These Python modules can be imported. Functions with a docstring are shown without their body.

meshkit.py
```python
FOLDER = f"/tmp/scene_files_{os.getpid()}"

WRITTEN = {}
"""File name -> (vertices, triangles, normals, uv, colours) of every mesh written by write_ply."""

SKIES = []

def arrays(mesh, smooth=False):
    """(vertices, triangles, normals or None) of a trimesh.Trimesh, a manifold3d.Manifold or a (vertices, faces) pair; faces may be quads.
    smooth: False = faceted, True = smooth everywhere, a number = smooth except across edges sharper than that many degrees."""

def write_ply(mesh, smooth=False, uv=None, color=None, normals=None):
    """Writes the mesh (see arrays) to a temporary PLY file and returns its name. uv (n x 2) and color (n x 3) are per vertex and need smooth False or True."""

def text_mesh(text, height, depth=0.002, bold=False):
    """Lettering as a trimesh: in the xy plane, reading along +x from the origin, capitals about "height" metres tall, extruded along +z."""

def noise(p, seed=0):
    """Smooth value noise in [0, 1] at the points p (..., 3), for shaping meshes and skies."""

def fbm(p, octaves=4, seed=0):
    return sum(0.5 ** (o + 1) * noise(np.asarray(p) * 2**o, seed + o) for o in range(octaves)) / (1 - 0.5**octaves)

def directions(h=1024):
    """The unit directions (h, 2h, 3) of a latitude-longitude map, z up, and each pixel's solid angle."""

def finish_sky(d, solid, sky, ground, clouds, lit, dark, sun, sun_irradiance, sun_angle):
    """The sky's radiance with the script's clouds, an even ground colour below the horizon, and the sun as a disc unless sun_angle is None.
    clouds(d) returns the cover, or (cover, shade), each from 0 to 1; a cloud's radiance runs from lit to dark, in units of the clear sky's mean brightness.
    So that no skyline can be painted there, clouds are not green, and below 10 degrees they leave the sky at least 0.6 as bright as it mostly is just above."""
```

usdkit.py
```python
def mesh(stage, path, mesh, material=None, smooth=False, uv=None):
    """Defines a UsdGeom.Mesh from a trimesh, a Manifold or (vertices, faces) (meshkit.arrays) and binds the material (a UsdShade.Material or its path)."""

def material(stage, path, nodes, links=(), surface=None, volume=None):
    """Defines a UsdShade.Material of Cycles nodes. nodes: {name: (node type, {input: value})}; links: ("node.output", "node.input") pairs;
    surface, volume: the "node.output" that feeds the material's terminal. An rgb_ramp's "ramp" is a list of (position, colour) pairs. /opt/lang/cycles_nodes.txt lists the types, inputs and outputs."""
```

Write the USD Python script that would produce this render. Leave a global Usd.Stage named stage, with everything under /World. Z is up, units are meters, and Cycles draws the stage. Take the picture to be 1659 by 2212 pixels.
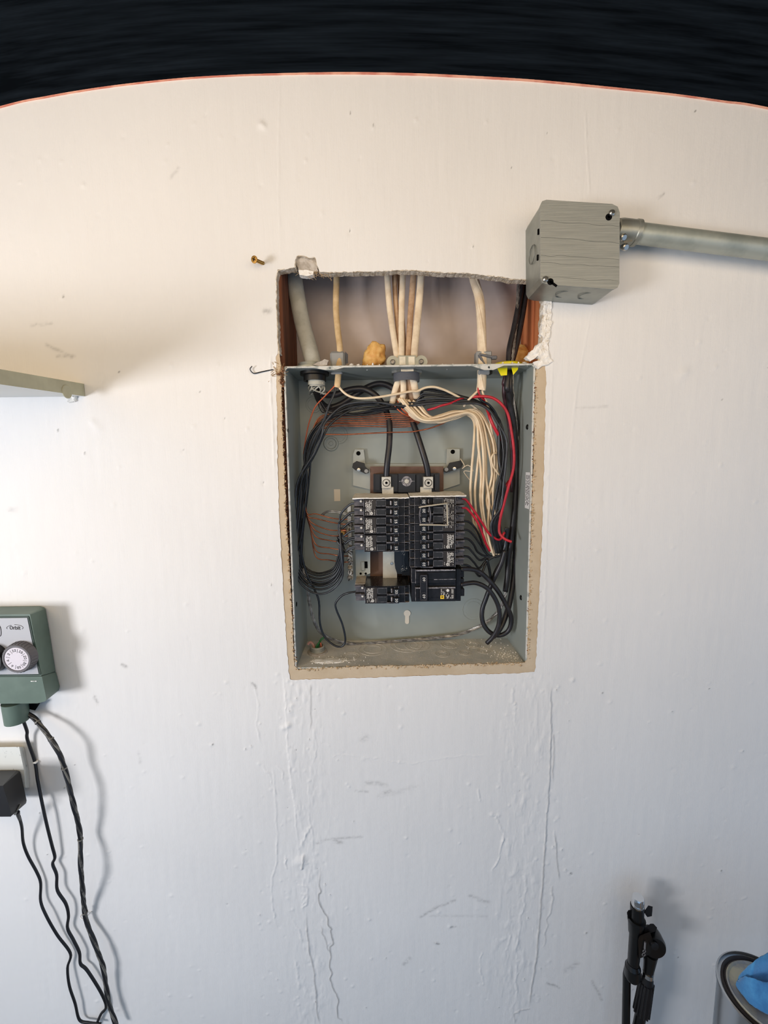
import math, random
import numpy as np, trimesh, shapely
from shapely.geometry import Polygon, LineString, Point, box as sbox
from pxr import Usd, UsdGeom, UsdLux, UsdShade, Gf, Sdf, Vt
import usdkit, meshkit

stage = Usd.Stage.CreateInMemory()
UsdGeom.SetStageUpAxis(stage, UsdGeom.Tokens.z)
UsdGeom.SetStageMetersPerUnit(stage, 1.0)
UsdGeom.Xform.Define(stage, '/World')
UsdGeom.Scope.Define(stage, '/World/Looks')
rng = np.random.default_rng(7)
random.seed(7)

# ------------------------------------------------------------------ camera, light, exposure
W, H, F = 1659.0, 2212.0, 930.0
CAM = np.array([0.0, -0.60, 1.70])
PITCH, ROLL = math.radians(6.8), math.radians(0.7)
FW = np.array([0, math.cos(PITCH), -math.sin(PITCH)])
U0 = np.array([0, math.sin(PITCH), math.cos(PITCH)])
X0 = np.array([1.0, 0, 0])
CR = math.cos(ROLL) * X0 - math.sin(ROLL) * U0
CU = math.sin(ROLL) * X0 + math.cos(ROLL) * U0
cam = UsdGeom.Camera.Define(stage, '/World/camera')
cam.AddTransformOp().Set(Gf.Matrix4d(*CR, 0, *CU, 0, *(-FW), 0, *CAM, 1))
cam.CreateHorizontalApertureAttr(36.0)
cam.CreateVerticalApertureAttr(36.0 * H / W)
cam.CreateFocalLengthAttr(36.0 * F / W)
cam.CreateClippingRangeAttr((0.02, 100.0))
cam.CreateExposureAttr(0.0)


def aim(prim, pos, to):
    d = np.array(to, float) - pos
    d /= np.linalg.norm(d)
    r = np.cross(d, [0, 0, 1.0]); r /= np.linalg.norm(r)
    u = np.cross(r, d)
    prim.AddTransformOp().Set(Gf.Matrix4d(*r, 0, *u, 0, *(-d), 0, *pos, 1))


dome = UsdLux.DomeLight.Define(stage, '/World/sky_light')
dome.CreateIntensityAttr(0.225); dome.CreateColorAttr(Gf.Vec3f(0.467, 0.689, 1.000))
key = UsdLux.RectLight.Define(stage, '/World/window_daylight')
key.CreateWidthAttr(0.36); key.CreateHeightAttr(0.32); key.CreateIntensityAttr(36.0)
key.CreateColorAttr(Gf.Vec3f(0.942, 0.948, 1.000))
aim(key, np.array([-1.18, -1.05, 1.46]), (0.0, 0, 1.46))
lamp = UsdLux.DiskLight.Define(stage, '/World/ceiling_lamp_light')
lamp.CreateRadiusAttr(0.16); lamp.CreateIntensityAttr(1.5); lamp.CreateColorAttr(Gf.Vec3f(1.000, 0.636, 0.136))
aim(lamp, np.array([-0.80, -0.62, 1.98]), (-0.25, 0, 1.95))

bulb = UsdLux.RectLight.Define(stage, '/World/ceiling_panel_light')
bulb.CreateWidthAttr(1.5); bulb.CreateHeightAttr(0.5); bulb.CreateIntensityAttr(2.72); bulb.CreateColorAttr(Gf.Vec3f(1.0, 0.745, 0.44))
aim(bulb, np.array([-0.04, -0.72, 2.0]), (-0.04, 0, 2.02))

# ------------------------------------------------------------------ pixels to points
CROP = {'a': (560, 540, 4.879), 'b': (880, 540, 4.879), 'c': (590, 820, 5.352), 'd': (890, 820, 5.352),
        'e': (720, 960, 5.027), 'f': (740, 1040, 10.37), 'g': (870, 1040, 10.37), 'h': (740, 1170, 10.37),
        'i': (870, 1170, 10.37), 'j': (590, 1220, 5.352), 'k': (890, 1220, 5.184), 'l': (0, 1560, 3.393),
        'm': (0, 1280, 7.375), 'n': (480, 480, 5.821), 'o': (0, 1590, 11.64), 'p': (0, 700, 6.38),
        'q': (1300, 1900, 4.621), 'r': (1540, 2030, 12.15), 's': (1100, 600, 9.615), 't': (1120, 400, 3.078),
        'w': (520, 1400, 2.37), 'x': (520, 1800, 2.2726), 'z': (0, 0, 1.0)}


def ray(px, py):
    return FW + (px - W / 2) / F * CR - (py - H / 2) / F * CU


def at(px, py, y=0.0):
    d = ray(px, py)
    return CAM + d * (y - CAM[1]) / d[1]


def atz(px, py, z):
    d = ray(px, py)
    return CAM + d * (z - CAM[2]) / d[2]


def px(c, x, y):
    a = CROP[c]
    return a[0] + x / a[2], a[1] + y / a[2]


def pt(c, x, y, d=0.0):
    """point seen at (x, y) of crop c, d millimetres behind the wall face"""
    return at(*px(c, x, y), d / 1000.0)


# ------------------------------------------------------------------ stage helpers
used, origin = {}, {}


def path_for(parent, name):
    base = parent + '/' + name
    n = used.get(base, 0); used[base] = n + 1
    return base if n == 0 else f'{base}_{n:03d}'


def data(prim, **kw):
    for k, v in kw.items():
        if v:
            prim.SetCustomDataByKey(k, v)


def thing(name, label=None, category=None, base=(0, 0, 0), group=None, kind=None):
    p = path_for('/World', name)
    x = UsdGeom.Xform.Define(stage, p)
    x.AddTranslateOp().Set(Gf.Vec3d(*map(float, base)))
    origin[p] = np.array(base, float)
    data(x.GetPrim(), label=label, category=category, group=group, kind=kind)
    return p


def part(parent, name, mesh, m, smooth=35, label=None, kind=None):
    """one Mesh prim under a thing (or under a part), given in world coordinates"""
    p = path_for(parent, name)
    v, f = (np.array(mesh.vertices), np.array(mesh.faces)) if hasattr(mesh, 'vertices') else mesh
    root = '/'.join(parent.split('/')[:3])
    v = v - origin[root]
    g = usdkit.mesh(stage, p, (v, f), M[m], smooth=smooth)
    data(g.GetPrim(), label=label, kind=kind)
    return p


def single(name, mesh, m, label=None, category=None, group=None, kind=None, smooth=35):
    """a thing that is one mesh"""
    p = path_for('/World', name)
    v, f = np.array(mesh.vertices), np.array(mesh.faces)
    g = usdkit.mesh(stage, p, (v, f), M[m], smooth=smooth)
    data(g.GetPrim(), label=label, category=category, group=group, kind=kind)
    return p


cat = trimesh.util.concatenate


def bx(x0, x1, y0, y1, z0, z1, c=0.0):
    """box, its edges chamfered by c"""
    x0, x1 = min(x0, x1), max(x0, x1); y0, y1 = min(y0, y1), max(y0, y1); z0, z1 = min(z0, z1), max(z0, z1)
    if c <= 0:
        return trimesh.creation.box(bounds=[[x0, y0, z0], [x1, y1, z1]])
    c = min(c, (x1 - x0) / 2.2, (y1 - y0) / 2.2, (z1 - z0) / 2.2)
    pts = []
    for x, sx in ((x0, 1), (x1, -1)):
        for y, sy in ((y0, 1), (y1, -1)):
            for z, sz in ((z0, 1), (z1, -1)):
                pts += [(x + sx * c, y + sy * c, z), (x + sx * c, y, z + sz * c), (x, y + sy * c, z + sz * c)]
    return trimesh.convex.convex_hull(np.array(pts))


def hull(pts):
    return trimesh.convex.convex_hull(np.array(pts, float))


def spline(pts, n=6):
    p = np.array(pts, float)
    if len(p) < 3:
        return np.linspace(p[0], p[-1], n + 1)
    q = np.vstack([2 * p[0] - p[1], p, 2 * p[-1] - p[-2]])
    out = []
    t = np.linspace(0, 1, n, endpoint=False)[:, None]
    for i in range(len(p) - 1):
        a, b, c, d = q[i:i + 4]
        out.append(0.5 * (2 * b + (c - a) * t + (2 * a - 5 * b + 4 * c - d) * t ** 2 + (3 * b - a - 3 * c + d) * t ** 3))
    return np.vstack(out + [p[-1:]])


def tube(pts, r, seg=8, n=6, flat=None, up=(0, 1, 0), smooth_path=True):
    """a capped tube along a spline; flat = second radius (along 'up') for an oval section; r may be a list per point"""
    p = spline(pts, n) if smooth_path else np.array(pts, float)
    rr = np.interp(np.linspace(0, 1, len(p)), np.linspace(0, 1, len(r)), r) if np.ndim(r) else np.full(len(p), r)
    t = np.gradient(p, axis=0); t /= np.maximum(np.linalg.norm(t, axis=1, keepdims=True), 1e-12)
    u = np.array(up, float)
    if abs(u @ t[0]) > 0.95:
        u = np.array([1.0, 0.2, 0.1])
    rings, a = [], np.linspace(0, 2 * np.pi, seg, endpoint=False)
    for i in range(len(p)):
        u = u - (u @ t[i]) * t[i]; u /= np.linalg.norm(u)
        w = np.cross(t[i], u)
        ru = rr[i] if flat is None else flat * rr[i] / rr.max()
        rings.append(p[i] + np.outer(np.cos(a), w) * rr[i] + np.outer(np.sin(a), u) * ru)
    v = np.vstack(rings + [p[:1], p[-1:]])
    k, faces = len(p), []
    j = np.arange(seg); j2 = (j + 1) % seg
    for i in range(k - 1):
        A, B, C, D = i * seg + j, i * seg + j2, (i + 1) * seg + j2, (i + 1) * seg + j
        faces += [np.stack([A, C, B], 1), np.stack([A, D, C], 1)]
    faces.append(np.stack([np.full(seg, k * seg), j, j2], 1))
    e = (k - 1) * seg
    faces.append(np.stack([np.full(seg, k * seg + 1), e + j2, e + j], 1))
    m = trimesh.Trimesh(v, np.vstack(faces), process=False)
    if m.volume < 0:
        m.invert()
    return m


def turned(profile, base, axis, seg=24):
    """a lathed solid: profile = (radius, height) pairs along axis from base"""
    m = trimesh.creation.revolve(np.array(profile, float), sections=seg)
    a = np.array(axis, float); a /= np.linalg.norm(a)
    m.apply_transform(trimesh.geometry.align_vectors([0, 0, 1], a))
    m.apply_translation(base)
    if m.volume < 0:
        m.invert()
    return m


def disc(c, r, h, axis=(0, -1, 0), seg=20, edge=0.0):
    """a short cylinder standing on c"""
    e = min(edge, h * 0.45, r * 0.45)
    prof = [(0, 0), (r, 0), (r, h - e), (r - e, h), (0, h)] if e else [(0, 0), (r, 0), (r, h), (0, h)]
    return turned(prof, c, axis, seg)


def ring(c, r, t, axis=(0, -1, 0), seg=28, n=6):
    """a torus"""
    a = np.linspace(0, 2 * np.pi, n + 1)
    return turned([(r + t * math.cos(x), t * math.sin(x)) for x in a], c, axis, seg)


def slab(poly, y0, y1):
    """a shapely polygon in (x, z) given thickness from y0 (front) to y1"""
    out = []
    for g in getattr(poly, 'geoms', [poly]):
        if g.geom_type != 'Polygon' or g.area < 1e-9:
            continue
        m = trimesh.creation.extrude_polygon(g, y1 - y0, engine='earcut')
        v = np.array(m.vertices)
        m = trimesh.Trimesh(np.stack([v[:, 0], y1 - v[:, 2], v[:, 1]], 1), m.faces, process=False)
        if m.volume < 0:
            m.invert()
        out.append(m)
    return cat(out)


def pxpoly(c, pts, d=0.0):
    """polygon in (x, z) from crop pixels, on the plane d mm behind the wall"""
    return Polygon([(p[0], p[2]) for p in (pt(c, x, y, d) for x, y in pts)]).buffer(0)


def lumpy(mesh, size, amp, freq, seed=0):
    v, f = trimesh.remesh.subdivide_to_size(mesh.vertices, mesh.faces, size, max_iter=12)
    m = trimesh.Trimesh(v, f, process=True)
    m.merge_vertices()
    v = np.array(m.vertices)
    d = np.stack([meshkit.fbm(v * freq + 31 * k, 3, seed + k) - 0.5 for k in range(3)], 1)
    m.vertices = v + d * 2 * amp
    return m


def rough_edge(poly, step, amp, seed=0, keep=None):
    """the polygon's outline resampled and torn a little"""
    L = poly.exterior.length
    s = np.arange(0, L, step)
    p = np.array([poly.exterior.interpolate(x).coords[0] for x in s])
    n = meshkit.fbm(np.stack([s * 160, np.full_like(s, seed), np.zeros_like(s)], 1), 3, seed) - 0.5
    t = np.roll(p, -1, 0) - np.roll(p, 1, 0); t /= np.maximum(np.linalg.norm(t, axis=1, keepdims=True), 1e-9)
    return Polygon(p + np.stack([t[:, 1], -t[:, 0]], 1) * (n * 2 * amp)[:, None]).buffer(0)


def crumbs(centres, sizes, seed=0):
    """many small angular crumbs joined"""
    r = np.random.default_rng(seed)
    base = trimesh.creation.icosahedron()
    v0, f0 = np.array(base.vertices), np.array(base.faces)
    V, Fs = [], []
    for i, (c, s) in enumerate(zip(centres, sizes)):
        V.append(v0 * s * r.uniform(0.5, 1.2, (12, 1)) * r.uniform(0.6, 1.3, 3) + c); Fs.append(f0 + 12 * i)
    return trimesh.Trimesh(np.vstack(V), np.vstack(Fs), process=False)


_text = {}


def text(s, height, o, xd, yd, depth=0.0003, bold=True):
    """lettering centred on o, reading along xd with its top towards yd"""
    if s not in _text:
        m = meshkit.text_mesh(s, 1.0, 1.0, bold)
        _text[s] = (np.array(m.vertices), np.array(m.faces))
    v, f = _text[s]
    lo, hi = v.min(0), v.max(0)
    q = (v - [(lo[0] + hi[0]) / 2, (lo[1] + hi[1]) / 2, 0]) * [height, height, depth]
    xd, yd = np.array(xd, float), np.array(yd, float)
    return trimesh.Trimesh(np.array(o) + q[:, :1] * xd + q[:, 1:2] * yd + q[:, 2:] * np.cross(xd, yd), f, process=False)


# ------------------------------------------------------------------ materials
M = {}


def S(*c):
    """sRGB 0-255 to linear"""
    c = np.array(c, float) / 255
    return tuple(np.where(c <= 0.04045, c / 12.92, ((c + 0.055) / 1.055) ** 2.4))


def mat(name, col, rough=0.5, metal=0.0, col2=None, scale=60.0, mix=(0.4, 0.6), stretch=None, bump=0.0, bscale=None, bdist=0.001, spec=0.5, detail=4.0, **extra):
    nodes = {'g': ('geometry', {}), 'p': ('principled_bsdf', {'base_color': col, 'roughness': rough, 'metallic': metal, 'specular_ior_level': spec, **extra})}
    links = []
    src = 'g.position'
    if stretch:
        nodes['m'] = ('mapping', {'scale': stretch}); links.append(('g.position', 'm.vector')); src = 'm.vector'
    if col2 is not None:
        nodes['n'] = ('noise_texture', {'scale': scale, 'detail': detail, 'roughness': 0.6})
        nodes['r'] = ('rgb_ramp', {'ramp': [(0, col), (mix[0], col), (mix[1], col2), (1, col2)]})
        links += [(src, 'n.vector'), ('n.fac', 'r.fac'), ('r.color', 'p.base_color')]
    if bump:
        nodes['bn'] = ('noise_texture', {'scale': bscale or scale, 'detail': 4.0})
        nodes['b'] = ('bump', {'strength': bump, 'distance': bdist})
        links += [(src, 'bn.vector'), ('bn.fac', 'b.height'), ('b.normal', 'p.normal')]
    M[name] = usdkit.material(stage, '/World/Looks/' + name, nodes, links, surface='p.BSDF')


# painted wall: off-white, vertical roller strokes as relief, worn marks read from the mesh
M['wall_paint'] = usdkit.material(stage, '/World/Looks/wall_paint', {
    'g': ('geometry', {}),
    'm': ('mapping', {'scale': (520.0, 520.0, 26.0)}),
    'n': ('noise_texture', {'scale': 1.0, 'detail': 3.0}),
    'n2': ('noise_texture', {'scale': 180.0, 'detail': 5.0, 'roughness': 0.65}),
    'ad': ('math', {'math_type': 'multiply_add', 'value2': 0.7}),
    'b': ('bump', {'strength': 0.18, 'distance': 0.0008}),
    'c1': ('noise_texture', {'scale': 3.5, 'detail': 4.0}),
    'r': ('rgb_ramp', {'ramp': [(0.3, S(229, 226, 222)), (0.7, S(236, 233, 229))]}),
    'a': ('attribute', {'attribute': 'dirt'}),
    'mx': ('mix_color', {'blend_type': 'mix', 'b': S(96, 92, 88)}),
    'p': ('principled_bsdf', {'roughness': 0.62, 'specular_ior_level': 0.3})},
    [('g.position', 'm.vector'), ('m.vector', 'n.vector'), ('g.position', 'n2.vector'), ('n.fac', 'ad.value1'), ('n2.fac', 'ad.value3'), ('ad.value', 'b.height'),
     ('b.normal', 'p.normal'), ('g.position', 'c1.vector'), ('c1.fac', 'r.fac'), ('r.color', 'mx.a'), ('a.fac', 'mx.fac'), ('mx.result', 'p.base_color')], surface='p.BSDF')
mat('ceiling_black', S(13, 17, 21), 1.0, spec=0.0, col2=S(31, 38, 45), scale=3.0, stretch=(2.0, 40.0, 20.0), mix=(0.35, 0.75))
mat('edge_red', S(240, 178, 152), 0.8, col2=S(214, 132, 112), scale=30)
mat('concrete', S(150, 146, 140), 0.9, col2=S(120, 117, 112), scale=9)
mat('plain_white', S(225, 222, 216), 0.8)
mat('paper_tan', S(206, 186, 158), 0.9, col2=S(194, 172, 142), scale=22, mix=(0.35, 0.65), bump=0.2, bscale=300)
mat('paper_pale', S(226, 212, 196), 0.9, col2=S(206, 188, 168), scale=40)
mat('gypsum_edge', S(226, 216, 200), 0.95, col2=S(192, 176, 152), scale=120, bump=0.6, bscale=420, bdist=0.002)
mat('gypsum_grey', S(196, 188, 178), 0.95, col2=S(170, 160, 148), scale=90, bump=0.4, bscale=300)
mat('gypsum_white', S(246, 242, 236), 0.95, col2=S(236, 230, 220), scale=160, bump=0.5, bscale=350)
mat('crumb_brown', S(150, 104, 72), 0.95, col2=S(96, 64, 44), scale=200)
mat('crumb_tan', S(214, 188, 150), 0.95, col2=S(176, 146, 108), scale=200)
mat('cavity_board', S(200, 186, 178), 0.9, col2=S(182, 167, 158), scale=14, mix=(0.3, 0.7))
mat('wood_dark', S(128, 78, 52), 0.8, col2=S(84, 46, 28), scale=1.0, stretch=(60.0, 60.0, 4.0), bump=0.2)
mat('wood_orange', S(206, 128, 80), 0.75, col2=S(176, 98, 56), scale=1.0, stretch=(70.0, 70.0, 3.0), bump=0.2)
mat('enamel', S(158, 164, 158), 0.42, col2=S(142, 148, 142), scale=9, mix=(0.3, 0.7), bump=0.05, bscale=30)
mat('enamel_plate', S(178, 183, 176), 0.38, col2=S(166, 170, 164), scale=12)
mat('enamel_rim', S(206, 204, 196), 0.6, col2=S(160, 164, 158), scale=120, mix=(0.5, 0.62))
mat('enamel_dusty', S(226, 222, 215), 0.95, col2=S(196, 197, 194), scale=26, mix=(0.35, 0.65), bump=0.3, bscale=400)
mat('crumb_grey', S(196, 188, 174), 0.95)
mat('dust_ring', S(214, 208, 198), 0.95, col2=S(184, 180, 172), scale=60)
mat('phenolic', S(124, 96, 82), 0.7, col2=S(104, 78, 66), scale=20)
mat('breaker_black', S(22, 22, 25), 0.42, col2=S(40, 39, 43), scale=55, mix=(0.45, 0.75), bump=0.12, bscale=700, spec=0.3)
mat('breaker_edge', S(168, 164, 168), 0.5, col2=S(84, 84, 88), scale=260, mix=(0.4, 0.62))
mat('breaker_grey', S(96, 92, 96), 0.55, col2=S(66, 64, 68), scale=120)
mat('breaker_gloss', S(34, 33, 36), 0.22, col2=S(150, 146, 140), scale=420, mix=(0.64, 0.70), spec=0.3)
mat('breaker_panel', S(42, 43, 45), 0.45, spec=0.3)
mat('handle_black', S(20, 20, 22), 0.35)
mat('hole_black', S(6, 6, 7), 0.8, spec=0.1)
mat('label_black', S(42, 35, 30), 0.5)
mat('print_white', S(226, 222, 214), 0.6)
mat('print_grey', S(110, 108, 110), 0.6)
mat('print_yellow', S(240, 196, 40), 0.6)
mat('dust_white', S(252, 250, 245), 0.95, col2=S(238, 232, 222), scale=150, bump=0.4, bscale=500)
mat('plaster_bit', S(240, 236, 228), 0.95)
mat('tin', S(206, 202, 190), 0.42, 0.35, col2=S(186, 182, 172), scale=80)
mat('bus_tin', S(212, 204, 186), 0.45, 0.5, col2=S(196, 188, 170), scale=40)
mat('silver', S(205, 205, 202), 0.25, 1.0)
mat('screw_steel', S(190, 188, 182), 0.3, 0.9)
mat('screw_pale', S(214, 208, 198), 0.6, 0.2)
mat('bail_beige', S(186, 176, 156), 0.5)
mat('screw_worn', S(176, 170, 160), 0.5, 0.6, col2=S(120, 114, 106), scale=300)
mat('black_steel', S(24, 23, 22), 0.4, 0.2)
mat('galvanised', S(156, 158, 150), 0.42, 0.55, col2=S(136, 139, 132), scale=34, mix=(0.35, 0.65))
mat('galvanised_dark', S(124, 126, 120), 0.5, 0.4)
mat('cover_steel', S(160, 161, 154), 0.55, 0.3, col2=S(144, 146, 140), scale=1.0, stretch=(20.0, 20.0, 900.0), mix=(0.35, 0.65), bump=0.15)
mat('cover_line', S(112, 114, 108), 0.7)
mat('conduit_steel', S(176, 180, 170), 0.46, 0.4, col2=S(152, 158, 150), scale=26, mix=(0.4, 0.65))
mat('jacket_cream', S(238, 220, 192), 0.55, col2=S(222, 200, 170), scale=60)
mat('jacket_tan', S(218, 190, 146), 0.55, col2=S(200, 168, 122), scale=60)
mat('jacket_brown', S(196, 164, 132), 0.6, col2=S(168, 134, 104), scale=60)
mat('jacket_grey', S(186, 184, 172), 0.6, col2=S(168, 166, 154), scale=40)
mat('wire_black', S(28, 29, 32), 0.30, col2=S(48, 50, 54), scale=90, mix=(0.5, 0.75))
mat('wire_slate', S(58, 62, 68), 0.34, col2=S(44, 46, 50), scale=90)
mat('cable_black', S(32, 30, 33), 0.4, col2=S(60, 54, 58), scale=50, mix=(0.5, 0.8))
mat('wire_white', S(236, 216, 184), 0.45, col2=S(224, 200, 166), scale=50)
mat('wire_red', S(192, 34, 50), 0.38, col2=S(168, 24, 40), scale=60)
mat('jacket_pink', S(200, 150, 140), 0.5)
mat('wire_green', S(52, 120, 70), 0.4)
mat('copper', S(196, 118, 84), 0.35, 0.7, col2=S(150, 88, 64), scale=80)
mat('copper_bright', S(218, 112, 74), 0.35, 0.5)
mat('aluminium', S(178, 174, 168), 0.45, 0.7, col2=S(128, 124, 120), scale=120)
mat('plastic_grey', S(146, 146, 144), 0.5)
mat('plastic_dark_grey', S(98, 100, 106), 0.5)
mat('plastic_yellow', S(236, 222, 20), 0.4)
mat('foam_orange', S(238, 190, 118), 0.6, col2=S(220, 164, 90), scale=90, bump=0.4, subsurface_weight=0.2)
mat('fibre', S(176, 148, 112), 0.95)
mat('sticker_cream', S(218, 208, 190), 0.7)
mat('sticker_white', S(232, 230, 226), 0.6)
mat('print_dark', S(70, 68, 70), 0.7)
mat('timer_green', S(98, 116, 104), 0.5, col2=S(90, 108, 96), scale=30)
mat('timer_line', S(44, 60, 50), 0.6)
mat('timer_face', S(176, 176, 179), 0.45, 0.0)
mat('knob_grey', S(98, 94, 96), 0.5)
mat('dial_face', S(216, 208, 214), 0.5)
mat('plate_white', S(226, 226, 218), 0.6, col2=S(150, 152, 148), scale=110, mix=(0.62, 0.72))
mat('adapter_black', S(22, 21, 23), 0.45)
mat('adapter_tag', S(110, 112, 106), 0.5)
mat('cord_black', S(24, 23, 27), 0.45)
mat('cord_grey', S(118, 114, 106), 0.5, col2=S(60, 58, 56), scale=60, mix=(0.45, 0.55))
mat('brass', S(186, 144, 78), 0.35, 0.85)
mat('shelf_white', S(222, 222, 218), 0.6)
mat('bracket_paint', S(186, 184, 158), 0.6, col2=S(172, 168, 144), scale=20)
mat('stand_black', S(8, 8, 9), 0.33)
mat('stand_grip', S(14, 13, 15), 0.5)
mat('chrome', S(226, 226, 226), 0.12, 1.0)
mat('can_steel', S(176, 180, 184), 0.25, 0.9)
mat('can_groove', S(40, 34, 34), 0.4, 0.4)
mat('can_lid', S(170, 168, 150), 0.5, 0.2, col2=S(130, 134, 140), scale=40, mix=(0.4, 0.6))
mat('rag_blue', S(74, 148, 200), 0.85, col2=S(58, 124, 180), scale=40, bump=0.4, bscale=500, sheen_weight=0.2)
mat('wood_plain', S(170, 132, 90), 0.7, col2=S(146, 108, 70), scale=1.0, stretch=(4.0, 60.0, 60.0))
mat('lamp_glow', S(240, 230, 210), 0.5)

# ------------------------------------------------------------------ the opening in the wall
outer_px = [(600, 583), (622, 580), (637, 577), (637, 562), (642, 553), (655, 552), (664, 556), (681, 556), (685, 574), (690, 586), (720, 588), (760, 587), (800, 586),
            (850, 584), (900, 584), (950, 588), (1000, 589), (1040, 593), (1080, 598), (1110, 603), (1143, 606), (1188, 611), (1189, 640), (1188, 690), (1187, 720),
            (1184, 750), (1185, 770), (1191, 783), (1178, 790), (1180, 830), (1176, 960), (1172, 1120), (1168, 1220), (1164, 1290), (1160, 1380), (1157, 1440), (1155, 1452),
            (1120, 1454), (1000, 1457), (900, 1460), (760, 1465), (680, 1467), (627, 1468), (624, 1455), (619, 1390), (613, 1290), (609, 1225), (603, 1120), (600, 1000), (598, 900),
            (597, 830), (596, 770), (600, 764), (598, 700), (597, 640), (596, 600)]
inner_px = [(600, 583), (622, 580), (637, 577), (637, 562), (642, 553), (655, 552), (664, 556), (681, 556), (685, 574), (690, 586), (720, 588), (760, 587), (800, 586),
            (850, 584), (900, 584), (950, 588), (1000, 589), (1040, 593), (1080, 598), (1110, 603), (1143, 606), (1176, 611), (1174, 640), (1172, 690), (1172, 720),
            (1168, 745), (1160, 786), (1158, 800), (1154, 960), (1150, 1120), (1145, 1220), (1143, 1290), (1140, 1418), (1136, 1433),
            (1000, 1435), (900, 1438), (760, 1441), (700, 1444), (645, 1448), (635, 1440), (633, 1380), (627, 1260), (622, 1180), (617, 1100), (613, 1000), (609, 900),
            (607, 830), (606, 795), (602, 764), (599, 700), (597, 640), (596, 600)]
P_out = rough_edge(pxpoly('z', outer_px), 0.0012, 0.0011, 3)
P_in = rough_edge(pxpoly('z', inner_px), 0.0010, 0.0013, 5).intersection(P_out.buffer(0.0002))
if P_in.geom_type != 'Polygon':
    P_in = max(P_in.geoms, key=lambda g: g.area)

# ------------------------------------------------------------------ wall
wall = thing('wall_back', kind='structure')
gx = np.unique(np.concatenate([np.linspace(-1.35, -0.58, 12), np.arange(-0.58, -0.22, 0.0021), np.arange(-0.22, 0.28, 0.0012), np.arange(0.28, 0.585, 0.0021), np.linspace(0.587, 1.7, 14)]))
gz = np.unique(np.concatenate([np.linspace(0.0, 0.72, 12), np.arange(0.72, 1.42, 0.0013), np.arange(1.42, 2.24, 0.0021), np.linspace(2.245, 2.6, 6)]))
GX, GZ = np.meshgrid(gx, gz, indexing='ij')
hgt = np.zeros_like(GX)
dirt = np.zeros_like(GX)
q = np.stack([GX, np.zeros_like(GX), GZ], -1)
hgt += 0.0016 * (meshkit.fbm(q * 5.0, 3, 11) - 0.5) + 0.0004 * (meshkit.fbm(q * [120.0, 1, 14.0], 2, 12) - 0.5)
low = np.clip((1.42 - GZ) / 0.2, 0.12, 1)
hgt += 0.00022 * low * (meshkit.fbm(q * 130.0, 2, 13) - 0.5)

for xa, xb, wd in ((-.125, -.125, .036), (.215, .195, .040)):     # old brushed tape bands below the opening
    mid = xa + (xb - xa) * (1.42 - GZ) / .7
    band = np.exp(-((GX - mid) / wd) ** 2) * np.clip((1.40 - GZ) / .04, 0, 1)
    n_ = meshkit.fbm(q * [210.0, 1, 34.0], 3, 17)
    hgt += band * (0.0009 * np.clip(n_ - .52, 0, 1) * 2 + 0.0016 * np.clip(meshkit.fbm(q * [70.0, 1, 30.0], 3, 19) - .60, 0, 1) * 3)


def line_pts(c, pts, wob=0.0, seed=0, sub=10):
    a = spline([pt(c, x, y) for x, y in pts], sub)[:, [0, 2]]
    if wob:
        s = np.linspace(0, len(a) * 0.35, len(a))
        a = a + wob * (np.stack([meshkit.noise(np.stack([s, 0 * s + k, 0 * s], 1), seed + k) for k in range(2)], 1) - 0.5)
    return a


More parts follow.
